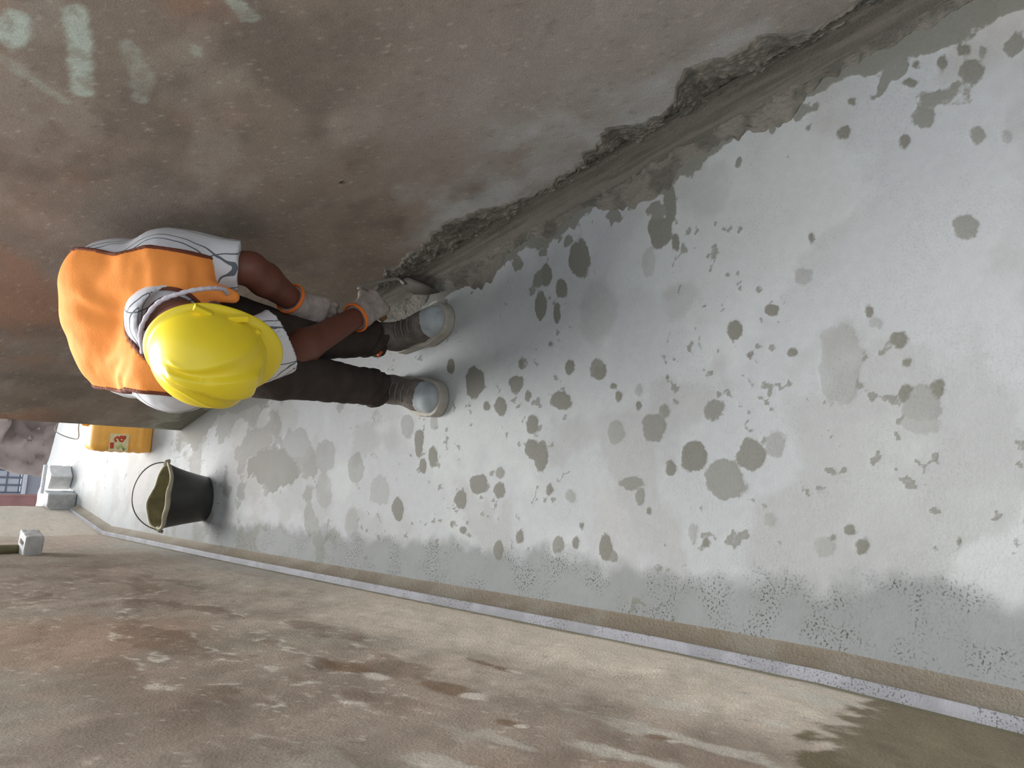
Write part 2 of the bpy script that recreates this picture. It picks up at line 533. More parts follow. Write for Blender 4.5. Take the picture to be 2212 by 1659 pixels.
M_RWALL = mat_stained('brown_plaster', 0.88, 0.24, 340, 0.55, 210, spec=0.15)
M_LWALL = mat_stained('brown_limewashed_plaster', 0.88, 0.24, 340, 0.6, 190, spec=0.15)
M_FLOOR = mat_stained('stained_screed', 0.72, 0.07, 420, 0.22, 150, spec=0.25)
add_wet_layer(M_FLOOR, (102, 101, 92))
add_pits(M_FLOOR, (58, 56, 52), 210.0, 'Wet', 0.55, 0.63, 9.0, 0.85)
M_MORTAR = mat_stained('fresh_mortar', 0.62, 0.18, 360, 0.7, 170, spec=0.3)

ysr = np.concatenate([np.arange(-0.9, 0.45, 0.06), np.arange(0.45, 2.4, 0.0062), np.arange(2.4, 3.958, 0.015), [3.958]])
w = add_obj('wall_right', wall_mesh('wall_right', ysr, XR, 1, right_wall_colour, 0.24, 0.0025, 51), M_RWALL)
structure(w, 'tall brown plastered wall on the right, with worker bent beside its foot')
ysl = np.concatenate([np.arange(-0.9, 0.12, 0.06), np.arange(0.12, 2.5, 0.0062), np.arange(2.5, 5.95, 0.02), [5.95]])
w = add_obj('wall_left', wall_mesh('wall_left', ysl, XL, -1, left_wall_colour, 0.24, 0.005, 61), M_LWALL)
structure(w, 'chipped brown plastered wall on the left, pale and limewashed low down')

# floor: pale screed with wet mortar splashes, each splash (x, y, half-axes a and b, strength)
SPLATS = [
    (-0.012, 1.658, 0.00405, -0.041, -0.0448, -0.0106, 1), (0.001, 1.482, 0.00231, -0.023, -0.0266, -0.0059, 1), (-0.064, 1.533, 0.00292, -0.0239, -0.0224, -0.0051, 1),
    (-0.071, 1.589, 0.00191, -0.0156, -0.0128, -0.00297, 1), (-0.025, 1.430, 0.00142, -0.0126, -0.0152, -0.00331, 1), (0.056, 1.474, 0.000943, -0.0118, -0.0133, -0.00293, 1),
    (0.062, 1.296, 0.00133, -0.0159, -0.0199, -0.00409, 1), (0.061, 1.201, 0.00229, -0.0264, -0.0219, -0.00434, 1), (-0.024, 1.304, 0.0039, -0.0333, -0.0227, -0.00471, 1),
    (0.030, 1.147, 0.00113, -0.0111, -0.00777, -0.00151, 1), (0.009, 1.126, 0.00122, -0.0109, -0.0135, -0.00259, 1), (-0.096, 1.399, 0.00278, -0.0198, -0.0255, -0.00554, 1),
    (-0.155, 1.386, 0.00451, -0.0275, -0.0253, -0.00548, 1), (-0.171, 1.348, 0.0041, -0.0238, -0.0373, -0.00799, 1), (0.066, 0.998, 0.000575, -0.0062, -0.00657, -0.00119, 1),
    (-0.076, 1.119, 0.00403, -0.0271, -0.0286, -0.00552, 0.6), (-0.046, 1.014, 0.00447, -0.0314, -0.0292, -0.00537, 0.7), (-0.009, 0.993, 0.00168, -0.0132, -0.0145, -0.00263, 0.7),
    (0.010, 0.871, 0.00286, -0.0228, -0.0223, -0.00382, 0.8), (-0.092, 0.902, 0.00522, -0.0304, -0.0328, -0.00575, 1), (-0.074, 0.771, 0.00527, -0.0303, -0.0324, -0.00532, 0.9),
    (-0.128, 0.822, 0.00956, -0.0488, -0.0364, -0.00616, 0.65), (-0.039, 0.726, 0.00327, -0.0204, -0.0238, -0.00382, 0.6), (-0.128, 0.954, 0.00235, -0.0128, -0.0176, -0.00318, 1),
    (-0.180, 1.050, 0.00647, -0.0325, -0.0165, -0.00312, 0.7), (-0.205, 1.024, 0.00337, -0.0159, -0.0217, -0.00406, 0.7), (-0.230, 0.994, 0.0017, -0.00749, -0.00889, -0.00165, 1),
    (-0.241, 1.493, 0.00313, -0.0166, -0.0152, -0.00347, 0.7), (-0.289, 1.574, 0.00707, -0.0352, -0.0268, -0.0063, 1), (-0.285, 1.486, 0.00475, -0.0231, -0.0216, -0.00493, 1),
    (-0.343, 1.641, 0.00603, -0.028, -0.0273, -0.00661, 1), (-0.247, 1.302, 0.00236, -0.0114, -0.0142, -0.00299, 1), (-0.247, 1.229, 0.00343, -0.0162, -0.0149, -0.00307, 0.6),
    (-0.388, 1.383, 0.00387, -0.0152, -0.0173, -0.00383, 1), (-0.440, 1.454, 0.00566, -0.0212, -0.0287, -0.00654, 1), (-0.309, 1.181, 0.00226, -0.00934, -0.00958, -0.00194, 1),
    (-0.370, 1.247, 0.00471, -0.0181, -0.0196, -0.00409, 0.8), (-0.352, 1.191, 0.00271, -0.0105, -0.0153, -0.00313, 1), (-0.343, 1.098, 0.00513, -0.0193, -0.0277, -0.00542, 1),
    (-0.354, 1.073, 0.00388, -0.0142, -0.0128, -0.00247, 0.8), (-0.247, 0.877, 0.00324, -0.0131, -0.0185, -0.00325, 0.5), (-0.262, 0.844, 0.00248, -0.00958, -0.0106, -0.00183, 1),
    (-0.250, 1.794, 0.00284, -0.0164, -0.0242, -0.00611, 1), (-0.197, 1.878, 0.00288, -0.019, -0.0175, -0.00452, 1), (-0.286, 1.841, 0.00339, -0.0186, -0.0245, -0.00631, 1),
    (-0.151, 1.823, 0.00232, -0.0167, -0.0197, -0.00499, 0.6), (0.026, 1.779, 0.00166, -0.0202, -0.0246, -0.00605, 1), (-0.160, 0.728, 0.00106, -0.00478, -0.00566, -0.000918, 1),
    (-0.184, 0.713, 0.00318, -0.0134, -0.0125, -0.00201, 0.4), (0.027, 1.070, 0.00126, -0.0118, -0.015, -0.00282, 0.5), (0.172, 0.849, 0.000744, -0.0154, -0.0155, -0.00259, 1),
    (0.116, 1.376, 0.000437, -0.00728, -0.00601, -0.00127, 1), (0.130, 0.804, 0.00031, -0.00442, -0.00536, -0.000881, 1), (-0.421, 1.665, 0.00216, -0.00899, -0.01, -0.00246, 1),
    (-0.005, 1.066, 0.00103, -0.00846, -0.0105, -0.00197, 1), (0.672, 0.493, -0.00258, -0.011, -0.0103, -0.00137, 1), (0.663, 0.464, -0.00149, -0.00637, -0.0113, -0.00148, 0.7),
    (0.655, 0.525, -0.00185, -0.00837, -0.0146, -0.00199, 1), (0.629, 0.476, -0.00418, -0.0198, -0.0203, -0.00269, 0.9), (0.633, 0.575, -0.00228, -0.0113, -0.00773, -0.00108, 1),
    (0.663, 0.569, -0.00158, -0.0072, -0.00601, -0.000837, 1), (0.596, 0.533, -0.00392, -0.0211, -0.0117, -0.00161, 0.8), (0.562, 0.538, -0.00288, -0.0174, -0.0188, -0.0026, 0.8),
    (0.618, 0.676, -0.00148, -0.00809, -0.00816, -0.00121, 1), (0.560, 0.683, -0.00172, -0.0113, -0.0113, -0.00169, 1), (0.528, 0.568, -0.00115, -0.00799, -0.0119, -0.00167, 1),
    (0.521, 0.453, -0.00199, -0.0133, -0.0179, -0.00235, 0.7), (0.511, 0.409, -0.00146, -0.00994, -0.0135, -0.00173, 0.5), (0.369, 0.452, -0.00102, -0.0175, -0.0196, -0.00261, 0.7),
    (0.337, 1.320, -0.000941, -0.0363, -0.0446, -0.00905, 1), (0.458, 1.063, -0.0016, -0.0196, -0.0485, -0.00877, 1), (0.390, 1.077, -0.0017, -0.033, -0.0405, -0.00739, 1),
    (0.366, 1.031, -0.000535, -0.0127, -0.0185, -0.00331, 1), (0.263, 1.366, 6.81e-05, -0.0209, -0.0241, -0.005, 1), (0.210, 1.433, 0.000508, -0.022, -0.0399, -0.00855, 1),
    (0.297, 1.429, -0.00021, -0.022, -0.0309, -0.00656, 1), (0.139, 0.719, 0.000709, -0.0103, -0.00982, -0.00155, 1), (0.128, 0.807, 0.000364, -0.00514, -0.00559, -0.000921, 1),
    (0.222, 0.586, 0.000204, -0.00734, -0.0126, -0.00183, 1), (0.203, 0.571, 0.000537, -0.014, -0.0104, -0.0015, 0.5), (0.174, 0.528, 0.000744, -0.0134, -0.0141, -0.002, 1),
    (0.135, 0.509, 0.000649, -0.00822, -0.00875, -0.00123, 0.8), (0.221, 0.776, 0.00038, -0.0149, -0.0139, -0.00223, 1), (0.178, 0.850, 0.000727, -0.0161, -0.0191, -0.0032, 1),
    (0.288, 0.721, -0.000139, -0.0165, -0.0158, -0.00246, 0.5), (0.063, 1.203, 0.00221, -0.0257, -0.0222, -0.00439, 0.8), (0.061, 1.297, 0.00133, -0.0159, -0.0202, -0.00415, 1),
    (0.194, 1.369, 0.000378, -0.0126, -0.0269, -0.00564, 1), (0.008, 1.484, 0.00268, -0.0275, -0.0185, -0.0041, 1), (0.362, 0.714, -0.000329, -0.00701, -0.00906, -0.0014, 1),
    (0.321, 1.097, -0.000428, -0.0201, -0.0325, -0.00602, 0.35), (-0.166, 0.562, 0.00267, -0.0108, -0.0101, -0.00149, 1), (-0.189, 0.537, 0.00306, -0.0116, -0.0142, -0.00207, 1),
    (-0.188, 0.590, 0.00187, -0.00736, -0.00642, -0.000968, 0.8), (-0.208, 0.602, 0.00472, -0.0179, -0.0176, -0.00268, 0.4), (-0.144, 0.391, 0.000844, -0.00326, -0.00782, -0.00105, 1),
    (-0.247, 0.877, 0.00323, -0.0131, -0.0168, -0.00296, 0.4), (-0.262, 0.844, 0.00238, -0.00919, -0.00992, -0.00172, 1), (0.174, 0.526, 0.000851, -0.0151, -0.016, -0.00226, 1),
    (0.136, 0.509, 0.000699, -0.00891, -0.00949, -0.00133, 1), (0.063, 0.476, 0.00397, -0.0322, -0.0386, -0.00534, 0.6), (0.096, 0.456, 0.00132, -0.0126, -0.0191, -0.00261, 1),
    (0.083, 0.502, 0.00145, -0.0133, -0.0196, -0.00275, 1), (0.121, 0.623, 0.0031, -0.038, -0.08, -0.012, 0.35), (0.036, 0.473, 0.00448, -0.032, -0.0192, -0.00266, 0.4),
    (-0.360, 2.451, 0.0127, -0.0739, -0.0565, -0.0176, 0.5), (-0.475, 2.846, 0.0379, -0.207, -0.0797, -0.0277, 0.7), (-0.354, 2.678, 0.0182, -0.114, -0.06, -0.0198, 0.5),
    (-0.360, 2.219, 0.00974, -0.053, -0.0454, -0.0132, 0.6), (-0.440, 1.939, 0.00672, -0.0298, -0.0386, -0.0104, 1), (-0.406, 2.058, 0.0111, -0.0535, -0.0431, -0.012, 0.4),
    (-0.225, 1.880, 0.00384, -0.0239, -0.0386, -0.01, 1), (-0.248, 1.802, 0.00391, -0.0227, -0.0335, -0.00849, 1), (-0.179, 1.956, 0.00428, -0.0302, -0.0354, -0.00939, 0.6),
    (-0.406, 3.007, 0.0179, -0.111, -0.0555, -0.02, 0.6), (-0.479, 2.414, 0.0123, -0.0592, -0.0633, -0.0197, 0.4), (-0.425, 1.612, 0.00443, -0.018, -0.0111, -0.00269, 1),
    (-0.545, 2.196, 0.00974, -0.0407, -0.0443, -0.013, 0.4),
]
def far_edge(x):
    p = np.stack([x, 0 * x, 0 * x], -1)
    return np.clip(6.88 - 0.6 * (x + 1.18), 6.0, 7.05) + 0.10 * (fbm(p, 6, 4, 71) - 0.5)

def floor_fields(x, y):
    p = np.stack([x, y, 0 * x], -1)
    n1 = fbm(p, 1.6, 4, 81); n2 = fbm(p, 6, 5, 82); n3 = fbm(p, 28, 4, 83); n4 = fbm(p, 95, 3, 84)
    c = np.broadcast_to(lin(185, 188, 190), x.shape + (3,)).copy()
    c = mixc(c, lin(177, 173, 169), 0.6 * sstep(0.45, 0.65, n1))
    c = mixc(c, lin(198, 202, 202), 0.7 * sstep(0.50, 0.66, fbm(p, 4.2, 5, 85)))
    c = mixc(c, lin(163, 163, 160), 0.45 * sstep(0.52, 0.66, n2))
    c = mixc(c, lin(190, 176, 162), 0.7 * sstep(0.62, 0.8, x + 0.2 * (n2 - 0.5)) * sstep(0.7, 0.3, y))
    wet = np.zeros_like(x); stg = np.full_like(x, 0.9)
    def lay(k, f, st):
        """splash field f (0.5 at its edge) of strength st over the cells k"""
        up = f > wet[k]
        w_ = wet[k]; w_[up] = f[up]; wet[k] = w_
        s_ = stg[k]; s_[up & (f > 0.15)] = st; stg[k] = s_
    for sx, sy, ax, ay, bx, by, st in SPLATS:
        r = 2.0 * max(abs(ax) + abs(bx), abs(ay) + abs(by)) + 0.01
        k = (np.abs(x - sx) < r) & (np.abs(y - sy) < r)
        if not k.any(): continue
        det = ax * by - ay * bx
        dx = x[k] - sx; dy = y[k] - sy
        u = (dx * by - dy * bx) / det; v = (dy * ax - dx * ay) / det
        rad = math.sqrt(abs(det))
        d = (np.sqrt(u * u + v * v) * (1 + 0.7 * (n3[k] - 0.5)) - 1.0) * rad
        lay(k, np.clip(0.5 - d / 0.026, 0, 1), 0.30 + 0.60 * st if st > 0.6 else 0.75 * st)
    al = np.ones_like(x, bool)
    # washed-out slurry farther down the gutter, drawn out across it
    slur = sstep(0.46, 0.66, fbm(p, (9, 8, 1), 5, 87)) * sstep(1.7, 2.4, y) * sstep(4.6, 3.6, y)
    lay(al, (0.75 * slur).ravel().reshape(x.shape)[al], 0.5)
    # splashes from the mortar along the right wall; past the trowel also painted shade
    dr = (XR(y) - x) * 0.943
    lim = 0.10 + 0.17 * (fbm(p, (9, 9, 1), 4, 88) - 0.5) + 0.10 * (n2 - 0.5)
    lay(al, (np.clip(0.5 - (dr - lim) / 0.03, 0, 1) * sstep(2.75, 2.4, y))[al], 0.85)
    fleck = sstep(0.52, 0.74, fbm(p, (20, 20, 1), 4, 92)) * sstep(0.36, 0.12, dr) * sstep(2.3, 2.0, y)
    lay(al, (0.9 * fleck)[al], 0.8)
    lim2 = 0.12 + 0.34 * (fbm(p, (9, 5, 1), 4, 89) - 0.5)
    lay(al, (np.clip(0.5 - (dr - lim2) / 0.06, 0, 1) * sstep(1.7, 2.2, y) * sstep(4.2, 3.8, y))[al], 0.8)
    # crumbs and drips
    speck = sstep(0.60, 0.74, fbm(p, 48, 3, 86)) * sstep(0.46, 0.62, fbm(p, 5, 3, 93))
    lay(al, (0.62 * speck)[al], 0.7)
    # damp, pitted strip along the finished left fillet
    dl = (x - XL(y)) * 0.98 - 0.045
    lim3 = 0.11 + 0.10 * (fbm(p, (7, 7, 1), 4, 90) - 0.5) + 0.05 * (n3 - 0.5) + 0.03 * sstep(0.9, 0.3, y)
    damp = sstep(0.025, -0.025, dl - lim3) * sstep(5.0, 3.5, y)
    c = mixc(c, lin(134, 138, 138), 0.80 * damp)
    h = 0.0010 * sstep(0.3, 0.8, wet) + 0.0016 * (n2 - 0.5)
    return 0.70 * c * (0.95 + 0.10 * n4)[..., None], h, np.stack([wet, stg, 0.12 + 0.88 * damp], -1)

def floor_mesh():
    Vs = []; Cs = []; Fs = []; Ws = []; off = 0
    # the gutter between the two walls
    ys = [-0.9]
    while ys[-1] < 3.96:
        y = ys[-1]
        ys.append(y + (0.05 if y < 0.1 else 0.0042 * max(1.0, (0.6 + y * y * 0.42))))
    ys = np.array(ys); ys[-1] = 3.96
    ts = np.linspace(0, 1, 300)
    Y, T = np.meshgrid(ys, ts, indexing='ij')
    a = XL(Y) - 0.04; b = XR(Y) + 0.04
    X = a + (b - a) * T
    c, h, wt = floor_fields(X, Y)
    Vs.append(np.stack([X, Y, h], -1).reshape(-1, 3)); Cs.append(c.reshape(-1, 3)); Ws.append(wt.reshape(-1, 3)); Fs.append(grid_faces(len(ys), len(ts))[:, ::-1]); off += X.size
    # the open slab beyond the end of the right wall
    us = np.linspace(0, 1, 130); xs = np.concatenate([np.linspace(-1.75, 0.2, 150), np.linspace(0.25, 2.4, 30)])
    U, X = np.meshgrid(us, xs, indexing='ij')
    Y = 3.96 + (far_edge(X) - 3.96) * U
    c, h, wt = floor_fields(X, Y)
    h = h - 0.02 * (U > 0.995)
    V = np.stack([X, Y, h], -1)
    low = V[-1:].copy(); low[..., 2] = -0.30
    V = np.concatenate([V, low], 0); c = np.concatenate([c, c[-1:]], 0); wt = np.concatenate([wt, wt[-1:]], 0)
    Vs.append(V.reshape(-1, 3)); Cs.append(c.reshape(-1, 3)); Ws.append(wt.reshape(-1, 3)); Fs.append(grid_faces(V.shape[0], V.shape[1], off)[:, ::-1]); off += V.shape[0] * V.shape[1]
    return make_mesh('floor', np.concatenate(Vs), np.concatenate(Fs), np.concatenate(Cs), wet=np.concatenate(Ws))

fl = add_obj('floor', floor_mesh(), M_FLOOR)
structure(fl, 'pale grey concrete floor spattered with wet mortar')

# ------------------------------------------------------------------ mortar fillets
WD = unit((-0.332, 0.943, 0)); WN = unit((-0.943, -0.332, 0))
def strip_mesh(name, ys, X, nrm, prof_fn, nt, colour_fn):
    """prof_fn(y, t) -> distance from the wall, height"""
    Y, T = np.meshgrid(ys, np.linspace(0, 1, nt), indexing='ij')
    d, z = prof_fn(Y, T)
    P = np.stack([X(Y) + nrm[0] * d, Y + nrm[1] * d, z], -1)
    return make_mesh(name, P.reshape(-1, 3), grid_faces(len(ys), nt), colour_fn(P, T).reshape(-1, 3))

yf = np.concatenate([np.arange(-0.6, 0.4, 0.02), np.arange(0.4, 2.32, 0.0038)])
fr = empty('mortar_fillet', (float(XR(1.2)) - 0.03, 1.2, 0))
tag(fr, 'fresh dark grey mortar fillet with ragged edges along foot of right wall', 'mortar')

def prof_cove(y, t):
    p = np.stack([y, t, 0 * y], -1)
    k = 1 - sstep(2.12, 2.31, y)
    a = t * math.pi / 2
    d = 0.006 + 0.046 * (1 - np.cos(a)) * (0.9 + 0.2 * fbm(p, (5, 0.1, 1), 3, 101))
    z = 0.066 * (1 - np.sin(a)) * (0.85 + 0.3 * fbm(p, (4, 0.1, 1), 3, 102)) + 0.004
    r = 0.0035 * (fbm(p, (4, 9, 1), 4, 103) - 0.5) + 0.0012 * (fbm(p, (14, 40, 1), 3, 104) - 0.5)
    return (d + r) * k + 0.002, (z + r) * (0.3 + 0.7 * k)
def col_cove(P, T):
    q = np.stack([P[..., 1], T, 0 * T], -1)
    n = fbm(q, (6, 10, 1), 5, 105); n2 = fbm(P, 60, 4, 106)
    c = np.broadcast_to(lin(110, 104, 95), T.shape + (3,)).copy()
    c = mixc(c, lin(92, 87, 79), sstep(0.42, 0.62, n))
    c = mixc(c, lin(132, 134, 122), 0.7 * sstep(0.62, 0.72, fbm(q, (5, 26, 1), 4, 107)) * sstep(0.4, 0.05, T))
    return c * (0.9 + 0.2 * n2)[..., None]
add_obj('smooth_cove', strip_mesh('smooth_cove', yf, XR, WN, prof_cove, 26, col_cove), M_MORTAR, fr)

def rough(y, t, s):
    """crumbly mortar: lumps, ridges and grit"""
    p = np.stack([y, t * 0.09, 0 * y], -1)
    return 0.55 * fbm(p, 40, 5, s, 0.6) + 0.45 * np.abs(fbm(p, 75, 5, s + 7, 0.65) - 0.5) * 2
def prof_up(y, t):
    p = np.stack([y, 0 * y, 0 * y], -1)
    k = 1 - sstep(2.10, 2.30, y)
    w = 0.020 + 0.115 * sstep(0.28, 0.72, fbm(p, 4.5, 5, 111)) * k + 0.030 * (fbm(p, 40, 4, 112) - 0.5)
    w = w * (1 + 0.35 * sstep(1.0, 0.5, y))
    z = 0.050 + w * t
    th = 0.001 + 0.030 * (rough(y, t, 113) - 0.12) * (1 - 0.45 * t)
    d = th * (1 - sstep(0.86, 1.0, t)) * k - 0.006 * sstep(0.9, 1.0, t)
    return d, z
def col_rough(P, T):
    n = fbm(P, 22, 4, 115); n2 = fbm(P, 120, 3, 116)
    c = np.broadcast_to(lin(124, 119, 110), T.shape + (3,)).copy()
    c = mixc(c, lin(92, 89, 81), 0.8 * sstep(0.42, 0.62, n))
    return c * (0.85 + 0.3 * n2)[..., None]
add_obj('rough_upper_edge', strip_mesh('rough_upper_edge', yf, XR, WN, prof_up, 48, col_rough), M_MORTAR, fr)
def prof_low(y, t):
    p = np.stack([y, 0 * y, 0 * y], -1)
    k = 1 - sstep(2.10, 2.30, y)
    w = 0.022 + 0.075 * sstep(0.3, 0.75, fbm(p, 7, 5, 121)) * k + 0.036 * (fbm(p, 45, 4, 122) - 0.5)
    d = 0.046 + w * t
    th = 0.0005 + 0.024 * (rough(y, t, 123) - 0.15) * (1 - 0.6 * t)
    z = th * (1 - sstep(0.85, 1.0, t)) * k - 0.004 * sstep(0.88, 1.0, t)
    return d, z
add_obj('rough_lower_edge', strip_mesh('rough_lower_edge', yf, XR, WN, lambda y, t: prof_low(y, t), 40, col_rough), M_MORTAR, fr)

yl = np.concatenate([np.arange(-0.7, 0.1, 0.03), np.arange(0.1, 2.5, 0.007), np.arange(2.5, 5.72, 0.02), [5.72]])
LN = unit((0.983, 0.18, 0))
fl2 = empty('mortar_fillet', (float(XL(2.5)) + 0.03, 2.5, 0))
tag(fl2, 'finished low mortar kerb with pale pitted top along foot of left wall', 'mortar')
M_TOPBAND = mat_stained('pitted_mortar', 0.75, 0.10, 360, 0.3, 220, spec=0.25)
add_pits(M_TOPBAND, (72, 70, 70), 260.0, None, 0.56, 0.63, 14.0, 0.75)
def prof_top(y, t):
    p = np.stack([y, t, 0 * y], -1)
    return -0.006 + 0.028 * t, 0.050 + 0.0022 * (fbm(p, (12, 1, 1), 4, 131) - 0.5) - 0.003 * sstep(0.85, 1, t)
def col_top(P, T):
    n = fbm(P, 14, 4, 132)
    c = np.broadcast_to(lin(143, 143, 149), T.shape + (3,)).copy()
    c = mixc(c, lin(126, 126, 130), 0.7 * sstep(0.45, 0.6, n))
    return c
add_obj('pale_top', strip_mesh('pale_top', yl, XL, LN, prof_top, 10, col_top), M_TOPBAND, fl2)
def prof_face(y, t):
    p = np.stack([y, t, 0 * y], -1)
    z = 0.047 * (1 - t) ** 1.15 - 0.002 * t
    return 0.0215 + 0.030 * t ** 1.3 + 0.002 * (fbm(p, (9, 2, 1), 4, 135) - 0.5), z
def col_face(P, T):
    n = fbm(P, 10, 4, 136); n2 = fbm(P, 90, 3, 137)
    c = np.broadcast_to(lin(124, 114, 99), T.shape + (3,)).copy()
    c = mixc(c, lin(138, 132, 120), 0.6 * sstep(0.45, 0.65, n))
    return c * (0.92 + 0.16 * n2)[..., None]
add_obj('smooth_face', strip_mesh('smooth_face', yl, XL, LN, prof_face, 14, col_face), M_MORTAR, fl2)

# ------------------------------------------------------------------ blocks, jerrycan, bucket
M_CONC = mat_plain('pale_concrete', (196, 196, 194), 0.85, 0.14, 25, 0.5, 90)
M_CONC_D = mat_plain('grey_concrete', (158, 160, 160), 0.85, 0.15, 25, 0.5, 90)

def rough_block(name, size, loc, rot, mat, seed, cut=0.0):
    lo = -np.array(size) / 2; hi = -lo
    lo[2] = 0; hi[2] = size[2]
    def f(P):
        q = np.maximum(np.maximum(lo - P, P - hi), 0)
        i = np.minimum(np.max(np.maximum(lo - P, P - hi), -1), 0)
        d = np.linalg.norm(q, axis=-1) + i - 0.004
        d = d + 0.006 * (fbm(P, 30, 3, seed) - 0.5)
        if cut:
            d = np.maximum(d, (P @ unit((-0.7, -0.1, 0.9))) - cut)
        return d
    me = sdf_mesh(name, f, lo - 0.02, hi + 0.02, 0.007)
    o = add_obj(name, me, mat)
    o.location = loc; o.rotation_euler = (0, 0, rot)
    return o
tag(rough_block('concrete_block', (0.105, 0.15, 0.165), (-1.262, 5.86, 0.006), 0.05, M_CONC_D, 141, 0.155),
    'taller grey concrete block with rounded top against end of left wall', 'block')
tag(rough_block('concrete_block', (0.11, 0.12, 0.13), (-1.135, 6.04, 0.006), -0.5, M_CONC, 142),
    'smaller pale concrete block beside the taller one at end of left wall', 'block')

# small concrete bracket with a slot in its top, built into the left wall
def bracket(P):
    lo = v3(-1.14, 3.66, 0.600); hi = v3(-0.948, 3.79, 0.664)
    def bx(lo, hi):
        q = np.maximum(np.maximum(lo - P, P - hi), 0)
        return np.linalg.norm(q, axis=-1) + np.minimum(np.max(np.maximum(lo - P, P - hi), -1), 0)
    d = bx(lo, hi) - 0.003
    s = bx(v3(-1.000, 3.69, 0.63), v3(-0.976, 3.765, 0.72))
    d = np.maximum(d, -s)
    return d + 0.004 * (fbm(P, 40, 3, 143) - 0.5)
o = add_obj('wall_bracket', sdf_mesh('wall_bracket', bracket, (-1.16, 3.62, 0.56), (-0.90, 3.89, 0.69), 0.005), M_CONC)
tag(o, 'small slotted concrete bracket jutting from the left wall', 'bracket')
o = add_obj('downpipe', tube_mesh('downpipe', [(-1.030, 3.775, 0.655), (-1.030, 3.775, 1.0), (-1.030, 3.775, 1.58)], 0.022, 14), mat_plain('olive_pipe', (118, 112, 84), 0.6))
tag(o, 'olive brown pipe rising from the slotted bracket on left wall', 'pipe')

# yellow jerrycan
def can_sdf(P):
    hx, hy, hz = 0.135, 0.095, 0.305
    bulge = 0.0035 * np.sin(P[..., 2] * 2 * np.pi / 0.045) * sstep(0.02, 0.05, P[..., 2]) * sstep(0.29, 0.25, P[..., 2])
    panel = sstep(0.07, 0.09, P[..., 2]) * sstep(0.25, 0.23, P[..., 2]) * sstep(0.085, 0.07, np.abs(P[..., 0]))
    r = 0.045
    c = v3(0, 0, hz / 2); half = v3(hx, hy, hz / 2) - r
    q = np.abs(P - c) - half
    d = np.linalg.norm(np.maximum(q, 0), axis=-1) + np.minimum(np.max(q, -1), 0) - r
    bottom = np.maximum(np.maximum(np.abs(P[..., 0]) - hx + 0.006, np.abs(P[..., 1]) - hy + 0.006), np.maximum(-P[..., 2], P[..., 2] - 0.05)) - 0.0
    d = smin(d, bottom, 0.012)
    return d - bulge * (1 - panel) * 0.6
M_CAN = mat_plain('yellow_plastic', (240, 178, 84), 0.42, 0.07, 14, 0.1, 60, 0.45)
can = empty('jerrycan', (-0.553, 4.47, 0.001)); can.rotation_euler = (0, 0, 0.10)
bpy.context.view_layer.update()
tag(can, 'yellow plastic jerrycan with printed label half behind the right wall', 'jerrycan')
def can_part(name, me, mat):
    o = bpy.data.objects.new(name, me); COL.objects.link(o); me.materials.append(mat); o.parent = can; return o
can_part('body', sdf_mesh('can_body', can_sdf, (-0.16, -0.12, -0.01), (0.16, 0.12, 0.35), 0.006), M_CAN)
def can_handle(P):
    d = cone(P, (0.0, 0, 0.290), (0.01, 0, 0.325), 0.014, 0.013)
    d = smin(d, cone(P, (0.01, 0, 0.325), (0.07, 0, 0.328), 0.013, 0.013), 0.012)
    return smin(d, cone(P, (0.07, 0, 0.328), (0.08, 0, 0.290), 0.013, 0.014), 0.012)
can_part('carry_handle', sdf_mesh('can_handle', can_handle, (-0.03, -0.03, 0.26), (0.11, 0.03, 0.36), 0.004), M_CAN)
sp = can_part('spout', lathe('can_spout', [(0, 0.29), (0.022, 0.29), (0.022, 0.32), (0.0, 0.32)], 20), M_CAN); sp.location = (0.098, 0, 0)
cap = lathe('can_cap', [(0, 0.338), (0.028, 0.338), (0.029, 0.342), (0.029, 0.358), (0.026, 0.362), (0, 0.362)], 20)
cp = can_part('screw_cap', cap, mat_plain('red_cap', (176, 70, 48), 0.5)); cp.location = (0.098, 0, -0.02)
lab = box_mesh('can_label', (-0.105, -0.1015, 0.135), (-0.012, -0.0925, 0.228))
lo_ = can_part('label', lab, mat_plain('label_paper', (214, 204, 160), 0.6, 0.1, 60))
lo_.location = (-0.022, 0, -0.012)
lo_['label'] = 'cream and green printed label with red marks'
def on_label(name, mat, path, rad):
    pts = np.array([(x, -0.1018, z) for x, z in path])
    o = bpy.data.objects.new(name, tube_mesh(name, pts, rad, 6)); COL.objects.link(o); o.data.materials.append(mat); o.parent = lo_
    o.scale = (1, 0.2, 1); o.location = (0, -0.1018 * 0.8, 0)
M_RED = mat_plain('red_print', (186, 74, 52), 0.6); M_GRN = mat_plain('green_print', (168, 176, 112), 0.6)
on_label('red_mark', M_RED, [(-0.092, 0.214), (-0.060, 0.216)], 0.010)
on_label('red_mark', M_RED, smooth_path([(-0.056, 0.196), (-0.040, 0.204), (-0.030, 0.190), (-0.046, 0.180), (-0.052, 0.168), (-0.038, 0.160), (-0.026, 0.166)], 24), 0.0055)
on_label('red_mark', M_RED, [(-0.030, 0.150), (-0.030, 0.182)], 0.009)
on_label('green_mark', M_GRN, [(-0.096, 0.150), (-0.075, 0.170), (-0.090, 0.190)], 0.010)
# thin cord tied to the jerrycan handle
o = add_obj('cord', tube_mesh('cord', smooth_path([(-0.51, 4.475, 0.349), (-0.57, 4.49, 0.345), (-0.645, 4.56, 0.33), (-0.61, 4.66, 0.42), (-0.50, 4.70, 0.30), (-0.45, 4.72, 0.006)], 40), 0.0028, 6),
            mat_plain('grey_cord', (140, 138, 134), 0.8))
tag(o, 'thin grey cord looped over the yellow jerrycan handle', 'cord')

